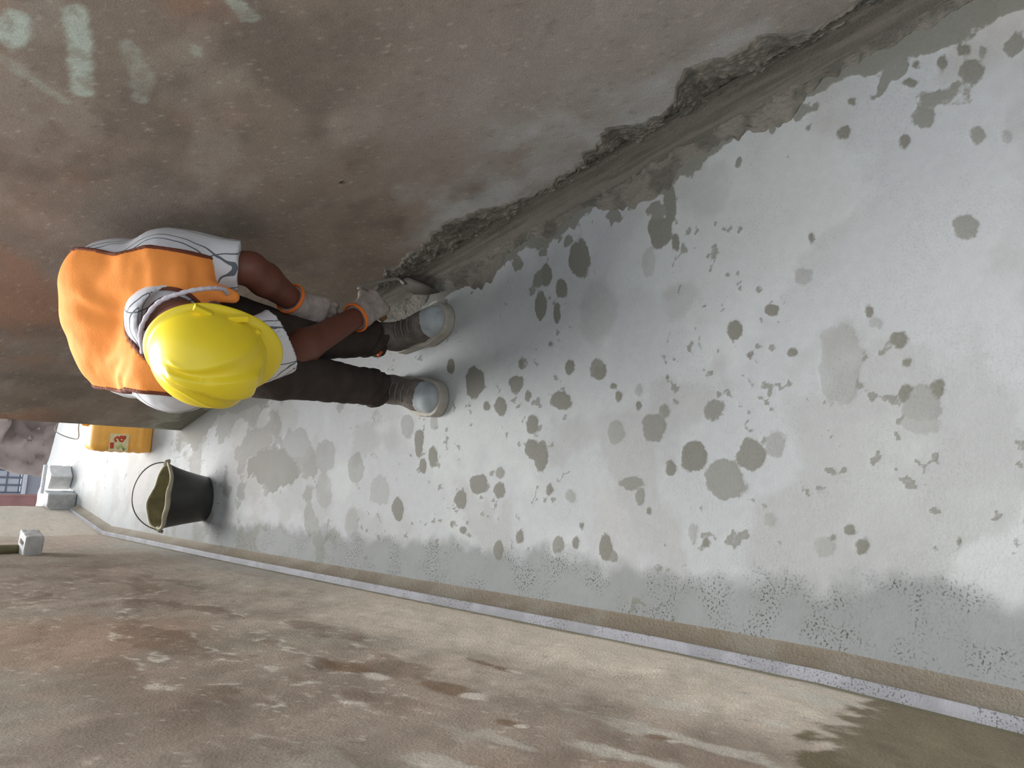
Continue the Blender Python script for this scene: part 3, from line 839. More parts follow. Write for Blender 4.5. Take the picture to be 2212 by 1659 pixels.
# black rubber mortar bucket, rim pinched out of round and crusted with cement
bk = empty('bucket', (-0.742, 3.50, 0.001)); bk.rotation_euler = (0, 0, 0.12)
tag(bk, 'black rubber mortar bucket crusted with cement, wire handle up', 'bucket')
def bk_deform(V):
    V = V.copy()
    V[:, 2] *= 0.86
    h = np.clip(V[:, 2] / 0.205, 0, 1)
    a = np.arctan2(V[:, 1], V[:, 0])
    pinch = (1 - 0.14 * h) * (1 + h ** 2 * (0.13 * np.cos(2 * a) + 0.05 * np.cos(4 * a) + 0.035 * np.cos(a) + 0.018 * np.sin(3 * a + 0.5)))
    V[:, 0] *= pinch; V[:, 1] *= pinch
    V[:, 2] += h ** 3 * (0.005 * np.sin(3 * a + 0.9) + 0.010 * np.cos(2 * a + 2.4) - 0.003 * np.sin(6 * a) - 0.012 * np.cos(a))
    V[:, 0] += 0.006 * h
    return V
def bk_part(name, me, mat):
    o = bpy.data.objects.new(name, me); COL.objects.link(o); me.materials.append(mat); o.parent = bk; return o
M_RUB = mat_plain('glare_mottled_rubber', (64, 64, 62), 0.40, 0.5, 7, 0.3, 60, 0.5)  # strong mottling paints in the pale glare on the pail
prof = [(0, 0.012), (0.0, 0.0), (0.098, 0.0), (0.103, 0.006), (0.112, 0.05), (0.124, 0.11), (0.136, 0.17), (0.146, 0.222)]
bk_part('pail', lathe('bucket_pail', prof, 72, bk_deform), M_RUB)
M_CRUST = mat_plain('cement_crust', (178, 172, 150), 0.85, 0.2, 30, 0.6, 80)
prof = [(0.1455, 0.216), (0.153, 0.222), (0.155, 0.232), (0.151, 0.239), (0.143, 0.238), (0.139, 0.228)]
bk_part('rim', lathe('bucket_rim', prof, 72, bk_deform), M_CRUST)
prof = [(0.1385, 0.234), (0.130, 0.17), (0.119, 0.11), (0.110, 0.075), (0.0, 0.07)]
bk_part('mortar_coated_inside', lathe('bucket_inside', prof, 72, bk_deform), mat_plain('olive_cement', (134, 128, 98), 0.8, 0.25, 25, 0.7, 70))
a = np.linspace(0, math.pi, 40)
hp = np.stack([0.010 + 0.150 * np.cos(a) * (1 + 0.04 * np.sin(2 * a)), 0.018 * np.sin(a), 0.188 + 0.125 * np.sin(a)], -1)
hd = bk_part('wire_handle', tube_mesh('bucket_handle', hp, 0.0028, 8), mat_plain('dull_wire', (128, 128, 122), 0.5, metal=0.5))
hd.rotation_euler = (0, 0, 0.05)
for s in (-1, 1):
    e = bk_part('handle_lug', tube_mesh('bucket_lug', [(0.010 + s * 0.136, 0, 0.192), (0.010 + s * 0.156, 0, 0.188), (0.010 + s * 0.159, 0, 0.174)], [0.011, 0.010, 0.008], 10), M_CRUST)

# ------------------------------------------------------------------ beyond the slab: bank, kerb, post, house
def bank(P):
    n = fbm(P, (2.2, 2.2, 2.6), 5, 151, 0.55)
    d = 7.75 + 0.25 * (P[..., 2]) - P[..., 1] + 1.9 * (n - 0.5)
    d = np.maximum(d, -1.42 + 0.15 * P[..., 2] - P[..., 0] + 0.3 * (n - 0.5))
    d = np.maximum(d, P[..., 2] - 0.75 + 0.3 * (n - 0.5))
    d = np.maximum(d, np.maximum(P[..., 1] - 8.9, P[..., 0] - 1.6))
    return np.maximum(d, -1.3 - P[..., 2])
me = sdf_mesh('earth_bank', bank, (-1.9, 6.9, -1.4), (1.75, 9.05, 1.05), 0.045)
o = add_obj('earth_bank', me, mat_plain('brown_earth', (150, 136, 130), 0.95, 0.3, 4, 1.0, 18))
structure(o, 'rough brown earth bank beyond the end of the slab')
o = add_obj('trim_1', box_mesh('kerb', (-1.42, 6.84, -0.05), (-1.19, 6.88, 0.020), 0.008), M_CONC)
structure(o, 'pale kerb at the far end of the slab')
o = add_obj('timber_post', box_mesh('timber_post', (-2.03, 9.0, -2.6), (-1.90, 9.13, 1.2), 0.012), mat_plain('red_brown_wood', (146, 108, 106), 0.8, 0.15, 6, 0.3, 30))
tag(o, 'dark reddish post beyond the end of left wall', 'post')
gd = add_obj('floor_lower', box_mesh('lower_ground', (-14, 7.3, -4.5), (10, 40, -2.6)), mat_plain('yard_earth', (150, 142, 136), 0.95, 0.2, 2))
structure(gd, 'lower yard beyond the slab')
M_HOUSE = mat_plain('haze_tinted_render', (166, 168, 178), 0.9, 0.1, 1.5)  # blue grey cast is distance haze painted into the colour
# house wall with a real window opening
def house():
    import bmesh
    bm = bmesh.new()
    x0, x1, z0, z1 = -3.78, -3.12, -1.80, -0.55
    for lo, hi in (((-8, 18, -3), (x0, 18.3, 3)), ((x1, 18, -3), (4, 18.3, 3)), ((x0, 18, -3), (x1, 18.3, z0)), ((x0, 18, z1), (x1, 18.3, 3))):
        m = bmesh.ops.create_cube(bm, size=1)
        for v in m['verts']:
            v.co = Vector([lo[k] + (v.co[k] + 0.5) * (hi[k] - lo[k]) for k in range(3)])
    me = bpy.data.meshes.new('house_wall'); bm.to_mesh(me); bm.free(); return me
hw = structure(add_obj('wall_house', house(), M_HOUSE), 'house wall far below the slab, blue grey from painted haze')
wn = empty('window_1', (-3.45, 18.0, -1.8)); structure(wn, 'pale window with small panes in the far house')
M_FRAME = mat_plain('dark_frame', (112, 114, 128), 0.6); M_PANE = mat_plain('pale_glass', (188, 192, 200), 0.25, 0.05, 3)  # frame, panes and sill carry the same painted haze
M_SILL = mat_plain('white_sill', (206, 208, 214), 0.8)
xs = np.linspace(-3.74, -3.27, 4); zs = [-1.77, -1.545, -1.32, -1.095, -0.87]
for i in range(4):
    add_obj('mullion', box_mesh('mullion', (xs[i] - 0.016, 18.08, -1.80), (xs[i] + 0.016, 18.14, -0.82)), M_FRAME, wn)
for z in zs:
    add_obj('glazing_bar', box_mesh('glazing_bar', (-3.756, 18.085, z - 0.014), (-3.25, 18.135, z + 0.014)), M_FRAME, wn)
for i in range(3):
    for j in range(4):
        add_obj('pane', box_mesh('pane', (xs[i] + 0.016, 18.10, zs[j] + 0.014), (xs[i + 1] - 0.016, 18.115, zs[j + 1] - 0.014)), M_PANE, wn)
add_obj('sill', box_mesh('sill', (-3.80, 17.9, -1.87), (-3.06, 18.05, -1.80), 0.01), M_SILL, wn)
add_obj('shutter', box_mesh('shutter', (-3.25, 18.06, -1.80), (-3.10, 18.12, -0.55), 0.005), mat_plain('haze_tinted_shutter', (112, 118, 134), 0.7), wn)  # bluish tone is distance haze, painted in

# ------------------------------------------------------------------ the worker, bent double with bent knees, facing the camera
M_SKIN = mat_plain('brown_skin', (108, 66, 52), 0.5, 0.08, 40, 0.1, 150, 0.4)
M_VEST = mat_plain('orange_vest_cloth', (255, 158, 78), 0.75, 0.05, 30, 0.25, 300, 0.2)
M_TRIM = mat_plain('brown_binding', (112, 62, 44), 0.8)
M_HEM = mat_plain('lilac_piping', (206, 168, 176), 0.6)
M_PANTS = mat_plain('dark_trousers', (62, 54, 50), 0.85, 0.2, 25, 0.4, 180, 0.15)
M_GLOVE = mat_plain('knit_glove', (168, 157, 150), 0.9, 0.14, 60, 0.6, 260, 0.1)
M_CUFF = mat_plain('orange_cuff', (232, 120, 52), 0.8)
M_HAT = mat_plain('yellow_hard_hat', (238, 212, 46), 0.38, 0.05, 10, 0.0, spec=0.5)
M_HAIR = mat_plain('black_hair', (34, 28, 25), 0.8, 0.2, 120, 0.6, 300)

def mat_plaid():
    m = bpy.data.materials.new('white_checked_shirt')
    nt, b = nodes_of(m)
    tc = nt.nodes.new('ShaderNodeTexCoord')
    mp = nt.nodes.new('ShaderNodeMapping'); mp.inputs['Rotation'].default_value = (0.5, 0.25, 0.3)
    nt.links.new(tc.outputs['Object'], mp.inputs['Vector'])
    nz = nt.nodes.new('ShaderNodeTexNoise'); nz.inputs['Scale'].default_value = 9
    nt.links.new(mp.outputs[0], nz.inputs['Vector'])
    wob = nt.nodes.new('ShaderNodeVectorMath'); wob.operation = 'MULTIPLY_ADD'
    wob.inputs[1].default_value = (0.03, 0.03, 0.03)
    nt.links.new(nz.outputs['Color'], wob.inputs[0]); nt.links.new(mp.outputs[0], wob.inputs[2])
    sep = nt.nodes.new('ShaderNodeSeparateXYZ'); nt.links.new(wob.outputs[0], sep.inputs[0])
    def math_(op, a, bval):
        n = nt.nodes.new('ShaderNodeMath'); n.operation = op
        nt.links.new(a, n.inputs[0])
        if isinstance(bval, float): n.inputs[1].default_value = bval
        else: nt.links.new(bval, n.inputs[1])
        return n.outputs[0]
    def lines(out, period, width, off):
        a = math_('ADD', out, off); a = math_('DIVIDE', a, period); a = math_('FRACT', a, 0.0)
        return math_('LESS_THAN', a, width)
    s = math_('MAXIMUM', lines(sep.outputs[1], 0.062, 0.05, 10.0), lines(sep.outputs[1], 0.062, 0.05, 10.016))
    s = math_('MAXIMUM', s, lines(sep.outputs[0], 0.085, 0.035, 10.03))
    mx = nt.nodes.new('ShaderNodeMix'); mx.data_type = 'RGBA'
    nt.links.new(s, mx.inputs[0])
    mx.inputs[6].default_value = (*lin(216, 216, 220), 1); mx.inputs[7].default_value = (*lin(98, 104, 110), 1)
    nt.links.new(mx.outputs[2], b.inputs['Base Color'])
    b.inputs['Roughness'].default_value = 0.85
    return m
M_SHIRT = mat_plaid()

NK = v3(0.03, 1.84, 0.785)
RSH, REL, RWR = v3(-0.112, 1.84, 0.735), v3(-0.026, 1.85, 0.495), v3(0.134, 1.94, 0.232)
LSH, LEL, LWR = v3(0.180, 1.95, 0.775), v3(0.190, 1.875, 0.600), v3(0.132, 1.945, 0.430)
RHIP, RKN, RAN = v3(-0.065, 2.15, 0.715), v3(-0.063, 1.865, 0.49), v3(-0.075, 1.985, 0.085)
LHIP, LKN, LAN = v3(0.080, 2.15, 0.730), v3(0.032, 1.955, 0.44), v3(0.080, 2.025, 0.085)
HAT_C = v3(-0.030, 1.60, 0.770)
ZH = unit((-0.471, -0.849, 0.238)); YH = v3(-0.052, -0.243, -0.969); YH = unit(YH - (YH @ ZH) * ZH); XH = np.cross(YH, ZH)
HEAD = HAT_C - 0.035 * ZH
HR = np.stack([XH, YH, ZH])

def torso(P, e=0.0):
    d = cone(P, (-0.085, 1.87, 0.745), (-0.048, 2.05, 0.782), 0.082 + e, 0.112 + e)
    d = smin(d, cone(P, (0.130, 1.92, 0.775), (0.085, 2.05, 0.838), 0.082 + e, 0.112 + e), 0.06)
    d = smin(d, cone(P, (-0.085, 1.87, 0.745), (0.130, 1.92, 0.775), 0.082 + e, 0.082 + e), 0.05)
    d = smin(d, cone(P, (-0.048, 2.05, 0.782), (-0.045, 2.17, 0.735), 0.112 + e, 0.105 + e), 0.04)
    d = smin(d, cone(P, (0.085, 2.05, 0.838), (0.070, 2.17, 0.770), 0.112 + e, 0.105 + e), 0.04)
    return smin(d, cone(P, (0.016, 2.05, 0.826), (0.016, 2.17, 0.772), 0.112 + e, 0.112 + e), 0.03)

def head_sdf(P):
    q = (P - HEAD) @ HR.T
    I = np.eye(3)
    d = ell(q, (0, -0.008, 0.015), I, (0.074, 0.094, 0.098))
    d = smin(d, ell(q, (0, 0.030, -0.055), I, (0.056, 0.062, 0.062)), 0.04)        # jaw
    d = smin(d, cone(q, (0, 0.088, 0.002), (0, 0.106, -0.034), 0.008, 0.013), 0.018)  # nose
    d = smin(d, cone(q, (-0.035, 0.076, 0.014), (0.035, 0.076, 0.014), 0.010, 0.010), 0.02)  # brow
    d = smin(d, cone(q, (-0.020, 0.087, -0.060), (0.020, 0.087, -0.060), 0.007, 0.007), 0.012)  # lips
    d = smin(d, cone(q, (-0.018, 0.086, -0.070), (0.018, 0.086, -0.070), 0.008, 0.008), 0.012)
    d = smin(d, ball(q, (0, 0.076, -0.100), 0.018), 0.02)                            # chin
    for s in (-1, 1):
        d = np.maximum(d, -ball(q, (s * 0.032, 0.092, 0.0), 0.013))                  # eye sockets
        d = smin(d, ell(q, (s * 0.078, -0.006, -0.020), I, (0.010, 0.020, 0.032)), 0.01)  # ears
    return d

def body(P):
    d = torso(P, -0.012)
    d = smin(d, cone(P, NK + v3(0, 0.05, 0), HEAD - 0.05 * ZH - 0.02 * YH, 0.062, 0.054), 0.04)
    d = smin(d, head_sdf(P), 0.012)
    for sh, el, wr in ((RSH, REL, RWR), (LSH, LEL, LWR)):
        d = smin(d, cone(P, sh, el, 0.050, 0.041), 0.04)
        d = smin(d, cone(P, el, el + 0.3 * (wr - el), 0.041, 0.043), 0.015)
        d = smin(d, cone(P, el + 0.3 * (wr - el), wr, 0.043, 0.029), 0.015)
    for hp, kn, an in ((RHIP, RKN, RAN), (LHIP, LKN, LAN)):
        d = smin(d, cone(P, hp, kn, 0.076, 0.050), 0.04)
        c = kn + 0.35 * (an - kn) + v3(0, 0.012, 0)
        d = smin(d, cone(P, kn, c, 0.050, 0.048), 0.02)
        d = smin(d, cone(P, c, an, 0.048, 0.034), 0.02)
    return d

man = empty('person', (0.0, 1.99, 0.0))
tag(man, 'worker in orange vest and yellow hard hat, bent over trowelling mortar', 'person')
def part(name, me, mat, parent=None):
    o = bpy.data.objects.new(name, me); COL.objects.link(o); me.materials.append(mat)
    p = parent or man
    o.parent = p
    if p is man: o.location = -man.location
    return o
part('body', sdf_mesh('person_body', body, (-0.30, 1.47, 0.03), (0.32, 2.33, 1.00), 0.0065), M_SKIN)
for s in (-1, 1):
    c = HEAD + s * 0.032 * XH + 0.078 * YH
    part('eye', lathe('eye', [(0.0, -0.011), (0.006, -0.009), (0.010, -0.004), (0.011, 0.0), (0.010, 0.004), (0.006, 0.009), (0.0, 0.011)], 14, lambda V, c=c: V + c),
         mat_plain('eye_white', (220, 214, 206), 0.3)) if s == -1 else part('eye', lathe('eye', [(0.0, -0.011), (0.006, -0.009), (0.010, -0.004), (0.011, 0.0), (0.010, 0.004), (0.006, 0.009), (0.0, 0.011)], 14, lambda V, c=c: V + c), bpy.data.materials['eye_white'])
def hair(P):
    q = (P - HEAD) @ HR.T
    d = ell(q, (0, -0.012, 0.017), np.eye(3), (0.079, 0.097, 0.102))
    return np.maximum(np.maximum(d, q[..., 1] - 0.035 - 0.4 * q[..., 2]), -q[..., 2] - 0.062)
part('hair', sdf_mesh('hair', hair, HEAD - 0.13, HEAD + 0.13, 0.006), M_HAIR)

# trousers
def trousers(P):
    w = 0.010 * (fbm(P, (16, 16, 26), 3, 201) - 0.5)
    d = torso(P, 0.004)
    d = np.maximum(d, 2.10 - P[..., 1])
    leg = None
    for hp, kn, an in ((RHIP, RKN, RAN), (LHIP, LKN, LAN)):
        hem = an + 0.10 * (kn - an)
        l = cone(P, hp, kn, 0.096, 0.066)
        l = smin(l, cone(P, kn, hem, 0.066, 0.053), 0.02)
        t = (P - hem) @ unit(kn - hem)
        l = l - 0.006 * np.sin(t * 150 + 3 * P[..., 0] * 30) * sstep(0.13, 0.0, t)
        l = np.maximum(l, -t - 0.012)
        leg = l if leg is None else np.minimum(leg, l)
    return smin(d, leg, 0.03) + w
tr = part('trousers', sdf_mesh('trousers', trousers, (-0.27, 1.74, 0.05), (0.29, 2.34, 0.98), 0.0065), M_PANTS)
hm = part('hem_band', tube_mesh('hem_band', LAN + np.array([(-0.054 + 0.004 * i, -0.022 - 0.0035 * i, 0.028) for i in range(5)]), 0.006, 8), mat_plain('orange_hem', (222, 112, 62), 0.8), tr)

# checked shirt with loose short sleeves
def sleeve(P, a, b, r0, r1, frac):
    d = cone(P, a, b, r0, r1)
    t = (P - a) @ unit(b - a) - frac * np.linalg.norm(b - a)
    return np.maximum(d, t)
def shirt(P):
    n = 0.010 * (fbm(P, (22, 22, 16), 4, 211) - 0.5)
    d = torso(P, 0.008)
    d = np.maximum(d, P[..., 1] - 2.215)
    d = smin(d, sleeve(P, RSH, REL + v3(0.050, -0.035, 0.02), 0.060, 0.088, 0.98), 0.03)
    d = smin(d, sleeve(P, LSH, LEL + v3(0.006, 0, 0), 0.074, 0.062, 0.86), 0.03)
    col = np.maximum(ball(P, NK + v3(0, 0.01, 0), 0.092), -ball(P, NK - v3(0.01, 0.08, 0.01), 0.10))
    d = smin(d, col, 0.015)
    # hollow sleeve ends
    for a, b, r in ((RSH, REL + v3(0.050, -0.035, 0.02), 0.076), (LSH, LEL, 0.052)):
        u = unit(b - a)
        e = a + (b - a) * 0.97
        d = np.maximum(d, -np.maximum(cone(P, e - 0.02 * u, e + 0.06 * u, r, r), -((P - (e - 0.02 * u)) @ u)))
    return d + n
part('shirt', sdf_mesh('shirt', shirt, (-0.28, 1.68, 0.44), (0.32, 2.26, 1.02), 0.0058), M_SHIRT)

# orange safety vest
def arm_zone(P):
    """beyond the armhole lines on either side (negative there)"""
    w = 0.010 * (vnoise(P * 12, 223) - 0.5)
    left = 0.163 + 0.10 * sstep(1.93, 1.83, P[..., 1]) * 0.3 - P[..., 0]
    right = P[..., 0] + 0.160 - 0.02 * sstep(2.0, 1.85, P[..., 1])
    return np.minimum(left, right) + w
def neck_zone(P): return cone(P, NK + v3(-0.01, 0.0, 0.01), HEAD + v3(0, 0, 0.02), 0.082, 0.11)
HEMN = unit((0.05, 1.0, 0.16))
def hem_zone(P): return (P - v3(0.0, 2.165, 0.95)) @ HEMN + 2.2 * (P[..., 0] - 0.04) ** 2
def folds(P):
    f = 0.008 * (fbm(P, (11, 20, 11), 4, 221) - 0.5)
    r = np.linalg.norm(P[..., :2] - np.array([-0.02, 1.78]), axis=-1)
    ang = np.arctan2(P[..., 0] + 0.02, P[..., 1] - 1.78)
    return f + 0.0028 * np.sin(ang * 17 + 6 * vnoise(P * 14, 222)) * sstep(0.08, 0.16, r) * sstep(0.40, 0.25, r)
def vest_shell(P, e):
    d = torso(P, 0.020 + e)
    flap = cone(P, (0.115, 1.88, 0.79), (0.108, 1.800, 0.660), 0.036 + e, 0.014 + e)
    d = smin(d, flap, 0.02)
    return d + folds(P)
def vest(P): return np.maximum(np.maximum(vest_shell(P, 0), -arm_zone(P)), np.maximum(-neck_zone(P), hem_zone(P)))
lo, hi = (-0.26, 1.70, 0.52), (0.30, 2.28, 1.05)
vs_ = part('safety_vest', sdf_mesh('safety_vest', vest, lo, hi, 0.0055), M_VEST)
def binding(P):
    s = vest_shell(P, 0.003)
    a = np.maximum(np.abs(arm_zone(P)) - 0.0045, np.maximum(-neck_zone(P), hem_zone(P)))
    n = np.maximum(np.abs(neck_zone(P)) - 0.0045, -arm_zone(P))
    return np.maximum(np.maximum(s, -(s + 0.014)), np.minimum(a, n))
part('edge_binding', sdf_mesh('edge_binding', binding, lo, hi, 0.004), M_TRIM, vs_)
def piping(P):
    s = vest_shell(P, 0.003)
    return np.maximum(np.maximum(s, -(s + 0.014)), np.maximum(np.abs(hem_zone(P)) - 0.006, -arm_zone(P)))
part('hem_piping', sdf_mesh('hem_piping', piping, lo, hi, 0.004), M_HEM, vs_)
# braided cord round the neck
cd = smooth_path([(-0.055, 1.80, 0.842), (0.00, 1.80, 0.853), (0.06, 1.775, 0.835), (0.092, 1.745, 0.795), (0.112, 1.735, 0.745), (0.118, 1.76, 0.70), (0.105, 1.82, 0.665)], 60)
part('neck_cord', tube_mesh('neck_cord', cd, 0.0052 + 0.0009 * np.sin(np.arange(len(cd)) * 1.9), 8), mat_plain('white_cord', (214, 206, 214), 0.8, 0.2, 300))

# gloves
def hand_sdf(P, wr, d, n, s, curls, thumb, back, fa):
    palm0 = wr + 0.018 * d; palm1 = wr + 0.078 * d
    f = cone(P, wr - (back + 0.03) * fa, wr, 0.043, 0.035)
    f = smin(f, cone(P, wr, palm0 + 0.01 * s, 0.034, 0.030), 0.02)
    for k in (-0.028, -0.010, 0.010, 0.028):
        f = smin(f, cone(P, palm0 + 0.55 * k * s, palm1 + k * s, 0.021, 0.017), 0.012)
    ln = (0.82, 0.98, 1.06, 0.96)
    for i, k in enumerate((-0.031, -0.0105, 0.0105, 0.031)):
        p = palm1 + k * s; a = 0.0
        g = None
        for j, L in enumerate((0.044, 0.028, 0.022)):
            a += curls[j] * (1 + 0.06 * (i - 1.5))
            q = p + L * ln[i] * (math.cos(a) * d + math.sin(a) * n)
            c = cone(P, p, q, 0.0108 - 0.0008 * j, 0.0100 - 0.0008 * j)
            g = c if g is None else smin(g, c, 0.004)
            p = q
        f = smin(f, g, 0.0055)
    p0 = wr + 0.030 * d + 0.026 * s; p1 = p0 + 0.040 * unit(thumb[0] @ np.stack([d, n, s])); p2 = p1 + 0.030 * unit(thumb[1] @ np.stack([d, n, s]))
    f = smin(f, smin(cone(P, p0, p1, 0.016, 0.0125), cone(P, p1, p2, 0.012, 0.0105), 0.004), 0.008)
    t = (P - wr) @ fa
    f = np.maximum(f, -(t + back))
    return f - 0.0014 * np.sin(t * 420) * sstep(0.005, -0.01, t) + 0.0025 * (fbm(P, 70, 3, 231) - 0.5)
def glove(wr, hand, right, curls, thumb, back, forearm):
    d = unit(hand - wr)
    fa = unit(wr - forearm)
    v = unit(hand - v3(0, 0, 1.35))
    n = unit(v - (v @ d) * d)
    s = np.cross(d, n) if right else np.cross(n, d)
    g = part('glove', sdf_mesh('glove', lambda P: hand_sdf(P, wr, d, n, s, curls, thumb, back, fa), wr - 0.19, wr + 0.19, 0.0042), M_GLOVE)
    def cuff(P):
        e = wr - back * fa
        t = np.abs((P - e) @ fa)
        r = np.linalg.norm((P - e) - ((P - e) @ fa)[..., None] * fa, axis=-1)
        return np.sqrt((r - 0.041) ** 2 + (t * 0.6) ** 2) - 0.0036
    part('cuff_band', sdf_mesh('cuff_band', cuff, wr - back * fa - 0.07, wr - back * fa + 0.07, 0.0024), M_CUFF, g)
    return d, n, s
R_D, R_N, R_S = glove(RWR, v3(0.220, 1.962, 0.124), True, (0.75, 1.15, 0.8), np.array([[0.75, 0.35, 0.55], [0.8, 0.6, -0.05]]), 0.022, REL)
glove(LWR, v3(0.112, 1.945, 0.29), False, (0.35, 0.5, 0.4), np.array([[0.8, 0.25, 0.5], [0.95, 0.3, 0.1]]), 0.028, LEL)

# shoes
M_SOLE = mat_plain('pale_rubber_sole', (158, 153, 143), 0.7, 0.12, 30)
M_TOE = mat_plain('pale_toe_cap', (154, 161, 164), 0.6, 0.22, 22)
M_UPPER = mat_plain('muddy_shoe_cloth', (104, 98, 92), 0.9, 0.3, 30, 0.6, 90)
M_LACE = mat_plain('muddy_lace', (112, 106, 98), 0.9)
def shoe(toe, ankle):
    f = unit(v3(toe[0] - ankle[0], toe[1] - ankle[1], 0)); r = np.cross(f, v3(0, 0, 1)); o = v3(toe[0], toe[1], 0)
    L = lambda P: np.stack([-((P - o) @ f), (P - o) @ r, P[..., 2]], -1)       # l from toe back, across, up
    def plan(q):
        a = q[..., :2]
        def c2(p0, p1, r0, r1):
            p0 = np.array(p0); p1 = np.array(p1); dd = p1 - p0
            t = np.clip((a - p0) @ dd / (dd @ dd), 0, 1)
            return np.linalg.norm(a - p0 - t[..., None] * dd, axis=-1) - (r0 + (r1 - r0) * t)
        return smin(c2((0.052, 0), (0.10, 0.002), 0.050, 0.050), c2((0.10, 0.002), (0.245, -0.003), 0.049, 0.036), 0.02)
    def sole(P):
        q = L(P); d = plan(q) - 0.004
        return np.maximum(d, np.abs(q[..., 2] - 0.017) - 0.016) - 0.001
    def upper_d(q, e):
        d = cone(q, (0.055, 0, 0.028), (0.11, 0, 0.036), 0.043 + e, 0.044 + e)
        d = smin(d, cone(q, (0.11, 0, 0.036), (0.215, 0, 0.062), 0.043 + e, 0.041 + e), 0.02)
        d = smin(d, cone(q, (0.215, 0, 0.062), (0.225, 0, 0.115), 0.042 + e, 0.041 + e), 0.02)
        return d
    def upper(P):
        q = L(P)
        d = np.maximum(upper_d(q, 0), 0.012 - q[..., 2])
        d = np.maximum(d, q[..., 2] - 0.125)
        return d + 0.005 * (fbm(P, 60, 3, 241) - 0.5)
    def toe_cap(P):
        q = L(P)
        return np.maximum(np.maximum(upper_d(q, 0.0035), 0.018 - q[..., 2]), q[..., 0] - 0.072 - 1.4 * np.abs(q[..., 1]) ** 1.2 * 0.3)
    c = o - 0.14 * f
    lo = c + v3(-0.19, -0.19, -0.01 - c[2]); hi = c + v3(0.19, 0.19, 0.16)
    s = part('shoe', sdf_mesh('shoe_upper', upper, lo, hi, 0.005), M_UPPER)
    part('sole', sdf_mesh('shoe_sole', sole, lo, hi, 0.004), M_SOLE, s)
    part('toe_cap', sdf_mesh('shoe_toe_cap', toe_cap, lo, hi, 0.004), M_TOE, s)
    for i, l in enumerate((0.100, 0.122, 0.144, 0.166)):
        h = 0.078 + (l - 0.1) * 0.30
        pts = [o - l * f + a * r + v3(0, 0, h - 10.0 * a * a + 0.004) for a in np.linspace(-0.026, 0.026, 9)]
        part('lace', tube_mesh('lace', pts, 0.003, 6), M_LACE, s)
shoe((-0.080, 1.765), (-0.072, 1.99))
shoe((0.176, 1.798), (0.083, 2.02))

# hard hat: dome with raised ridges, rim, peak, slots
def hat_mesh():
    nth = 120
    th = np.linspace(0, 2 * np.pi, nth, endpoint=False)
    ct, st = np.cos(th), np.sin(th)                 # st = +1 is the front
    rows = []
    A, B, H = 0.099, 0.116, 0.132
    for ph in np.linspace(0.02, 1.0, 30):
        a = ph * np.pi / 2
        k = np.sin(a) ** 0.86; z = H * np.cos(a) ** 0.92 + 0.004 * (1 - ph)
        x = A * k * ct; y = B * k * st
        # raised wedge along the crown, opening towards the front, with a hollow either side
        yy = y / B
        wdt = 0.010 + 0.024 * sstep(-0.6, 0.75, yy)
        on = sstep(-0.74, -0.58, yy) * sstep(0.86, 0.7, yy)
        up = 0.0105 * on * (1 - sstep(wdt * 0.62, wdt, np.abs(x)))
        up -= 0.0045 * on * np.exp(-((np.abs(x) - wdt * 1.35) / (0.45 * wdt)) ** 2)
        up += 0.0040 * on * np.exp(-((np.abs(x) - wdt * 2.1) / (0.40 * wdt)) ** 2)
        nrm = np.stack([x / A ** 2, y / B ** 2, np.full(nth, z / H ** 2)], -1)
        nrm /= np.linalg.norm(nrm, axis=1)[:, None]
        rows.append(np.stack([x, y, np.full(nth, z)], -1) + nrm * up[:, None])
    peak = np.clip(st, 0, 1) ** 2.2
    out = 0.009 + 0.026 * peak
    def ring(o, z): 
        return np.stack([(A + o) * ct, (B + o) * st, z + 0 * st], -1)
    rows.append(ring(0.003 + 0 * out, -0.003 + 0 * st))
    rows.append(ring(out * 0.5, -0.005 - 0.002 * peak))
    rows.append(ring(out, -0.008 - 0.010 * peak))
    rows.append(ring(out + 0.002, -0.012 - 0.010 * peak))
    rows.append(ring(out, -0.016 - 0.010 * peak))
    rows.append(ring(out * 0.4, -0.012 - 0.004 * peak))
    rows.append(ring(-0.004 + 0 * out, -0.010 + 0 * st))
    for ph in np.linspace(0.96, 0.05, 12):
        a = ph * np.pi / 2
        rows.append(np.stack([(A - 0.005) * np.sin(a) ** 0.86 * ct, (B - 0.005) * np.sin(a) ** 0.86 * st, (H - 0.005) * np.cos(a) ** 0.92 + 0 * st], -1))
    R = np.stack(rows, 1)
    n = R.shape[1]
    V = R.reshape(-1, 3)
    F = grid_faces(nth, n, close_u=True)
    top = np.array([[0, 0, H + 0.0145]]); ins = np.array([[0, 0, H - 0.005]])
    V = np.concatenate([V, top, ins]); ti = len(V) - 2; ii = len(V) - 1
    cap = [(ti, ((i + 2) % nth) * n, ((i + 1) % nth) * n, i * n) for i in range(0, nth, 2)]
    cap2 = [(ii, i * n + n - 1, ((i + 1) % nth) * n + n - 1, ((i + 2) % nth) * n + n - 1) for i in range(0, nth, 2)]
    F = np.concatenate([F, np.array(cap), np.array(cap2)])
    return V @ HR + HAT_C, F
Vh, Fh = hat_mesh()
hat = part('hard_hat', make_mesh('hard_hat', Vh, Fh), M_HAT)
def hat_bit(name, cx, cy, cz, sx, sy, sz, rz):
    me = box_mesh(name, (-sx, -sy, -sz), (sx, sy, sz), 0.002)
    Rz = np.array([[math.cos(rz), -math.sin(rz), 0], [math.sin(rz), math.cos(rz), 0], [0, 0, 1]])
    co = np.array([v.co for v in me.vertices]) @ Rz.T + np.array([cx, cy, cz])
    co = co @ HR + HAT_C
    me.vertices.foreach_set('co', co.astype(np.float32).ravel())
    return part(name, me, M_HAT, hat)
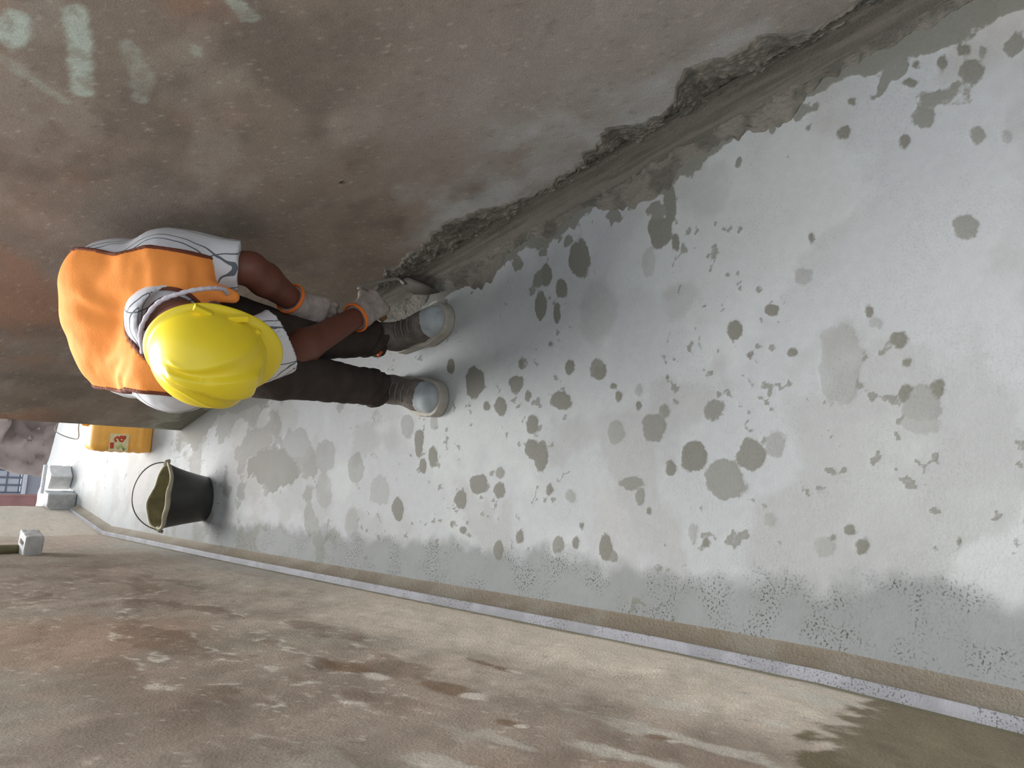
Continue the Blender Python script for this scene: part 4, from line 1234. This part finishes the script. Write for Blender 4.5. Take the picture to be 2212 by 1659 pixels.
for sg in (-1, 1):
    hat_bit('accessory_slot', sg * 0.100, -0.034, 0.012, 0.006, 0.018, 0.008, sg * 0.26)
    hat_bit('accessory_slot', sg * 0.100, 0.036, 0.012, 0.006, 0.020, 0.008, -sg * 0.28)
    hat_bit('strap_clip', sg * 0.076, 0.078, 0.010, 0.005, 0.008, 0.007, -sg * 0.8)

# trowel in the right hand
M_STEEL = mat_plain('muddy_steel', (78, 74, 68), 0.65, 0.25, 30, 0.2, 80, 0.3, 0.1)
M_BRIGHT = mat_plain('worn_steel', (168, 162, 154), 0.4, 0.1, 40, metal=0.4)
G = RWR + 0.080 * R_D + 0.030 * R_N
tw = empty('trowel', tuple(G))
tag(tw, 'small muddy steel trowel held against the wall foot in gloved hand', 'trowel')
def tpart(name, me, mat):
    o = bpy.data.objects.new(name, me); COL.objects.link(o); me.materials.append(mat); o.parent = tw; o.location = -tw.location; return o
tpart('handle', tube_mesh('trowel_handle', [G - 0.055 * R_S, G - 0.045 * R_S, G, G + 0.045 * R_S, G + 0.055 * R_S], [0.009, 0.0135, 0.0125, 0.0125, 0.009], 14), mat_plain('wooden_handle', (120, 92, 66), 0.7))
e0 = G + 0.052 * R_S
bl0 = v3(0.262, 2.02, 0.046)
tpart('neck', tube_mesh('trowel_neck', smooth_path([e0, e0 + 0.016 * R_S, bl0 + v3(0.010, 0.006, 0.035), bl0 + v3(0, -0.006, 0.004)], 20), 0.0055, 8), M_BRIGHT)
ax = unit((-0.12, -0.95, -0.22)); nb = unit(v3(-0.70, -0.25, 0.68) - (v3(-0.70, -0.25, 0.68) @ ax) * ax); sb = np.cross(ax, nb)
out2 = [(0.0, -0.030), (0.03, -0.040), (0.09, -0.026), (0.150, 0.0), (0.09, 0.026), (0.03, 0.040), (0.0, 0.030), (-0.01, 0.0)]
Vt = []
for off in (0.0012, -0.0012):
    for a_, b_ in out2: Vt.append(bl0 + a_ * ax + b_ * 0.8 * sb + off * nb)
    Vt.append(bl0 + 0.06 * ax + (off + 0.0) * nb)
Ft = []
for i in range(0, 8, 2):
    Ft.append((8, i, i + 1, (i + 2) % 8)); Ft.append((17, 9 + (i + 2) % 8, 9 + i + 1, 9 + i))
for i in range(8): Ft.append((i, 9 + i, 9 + (i + 1) % 8, (i + 1) % 8))
tpart('blade', make_mesh('trowel_blade', np.array(Vt), np.array(Ft), smooth=False), M_STEEL)
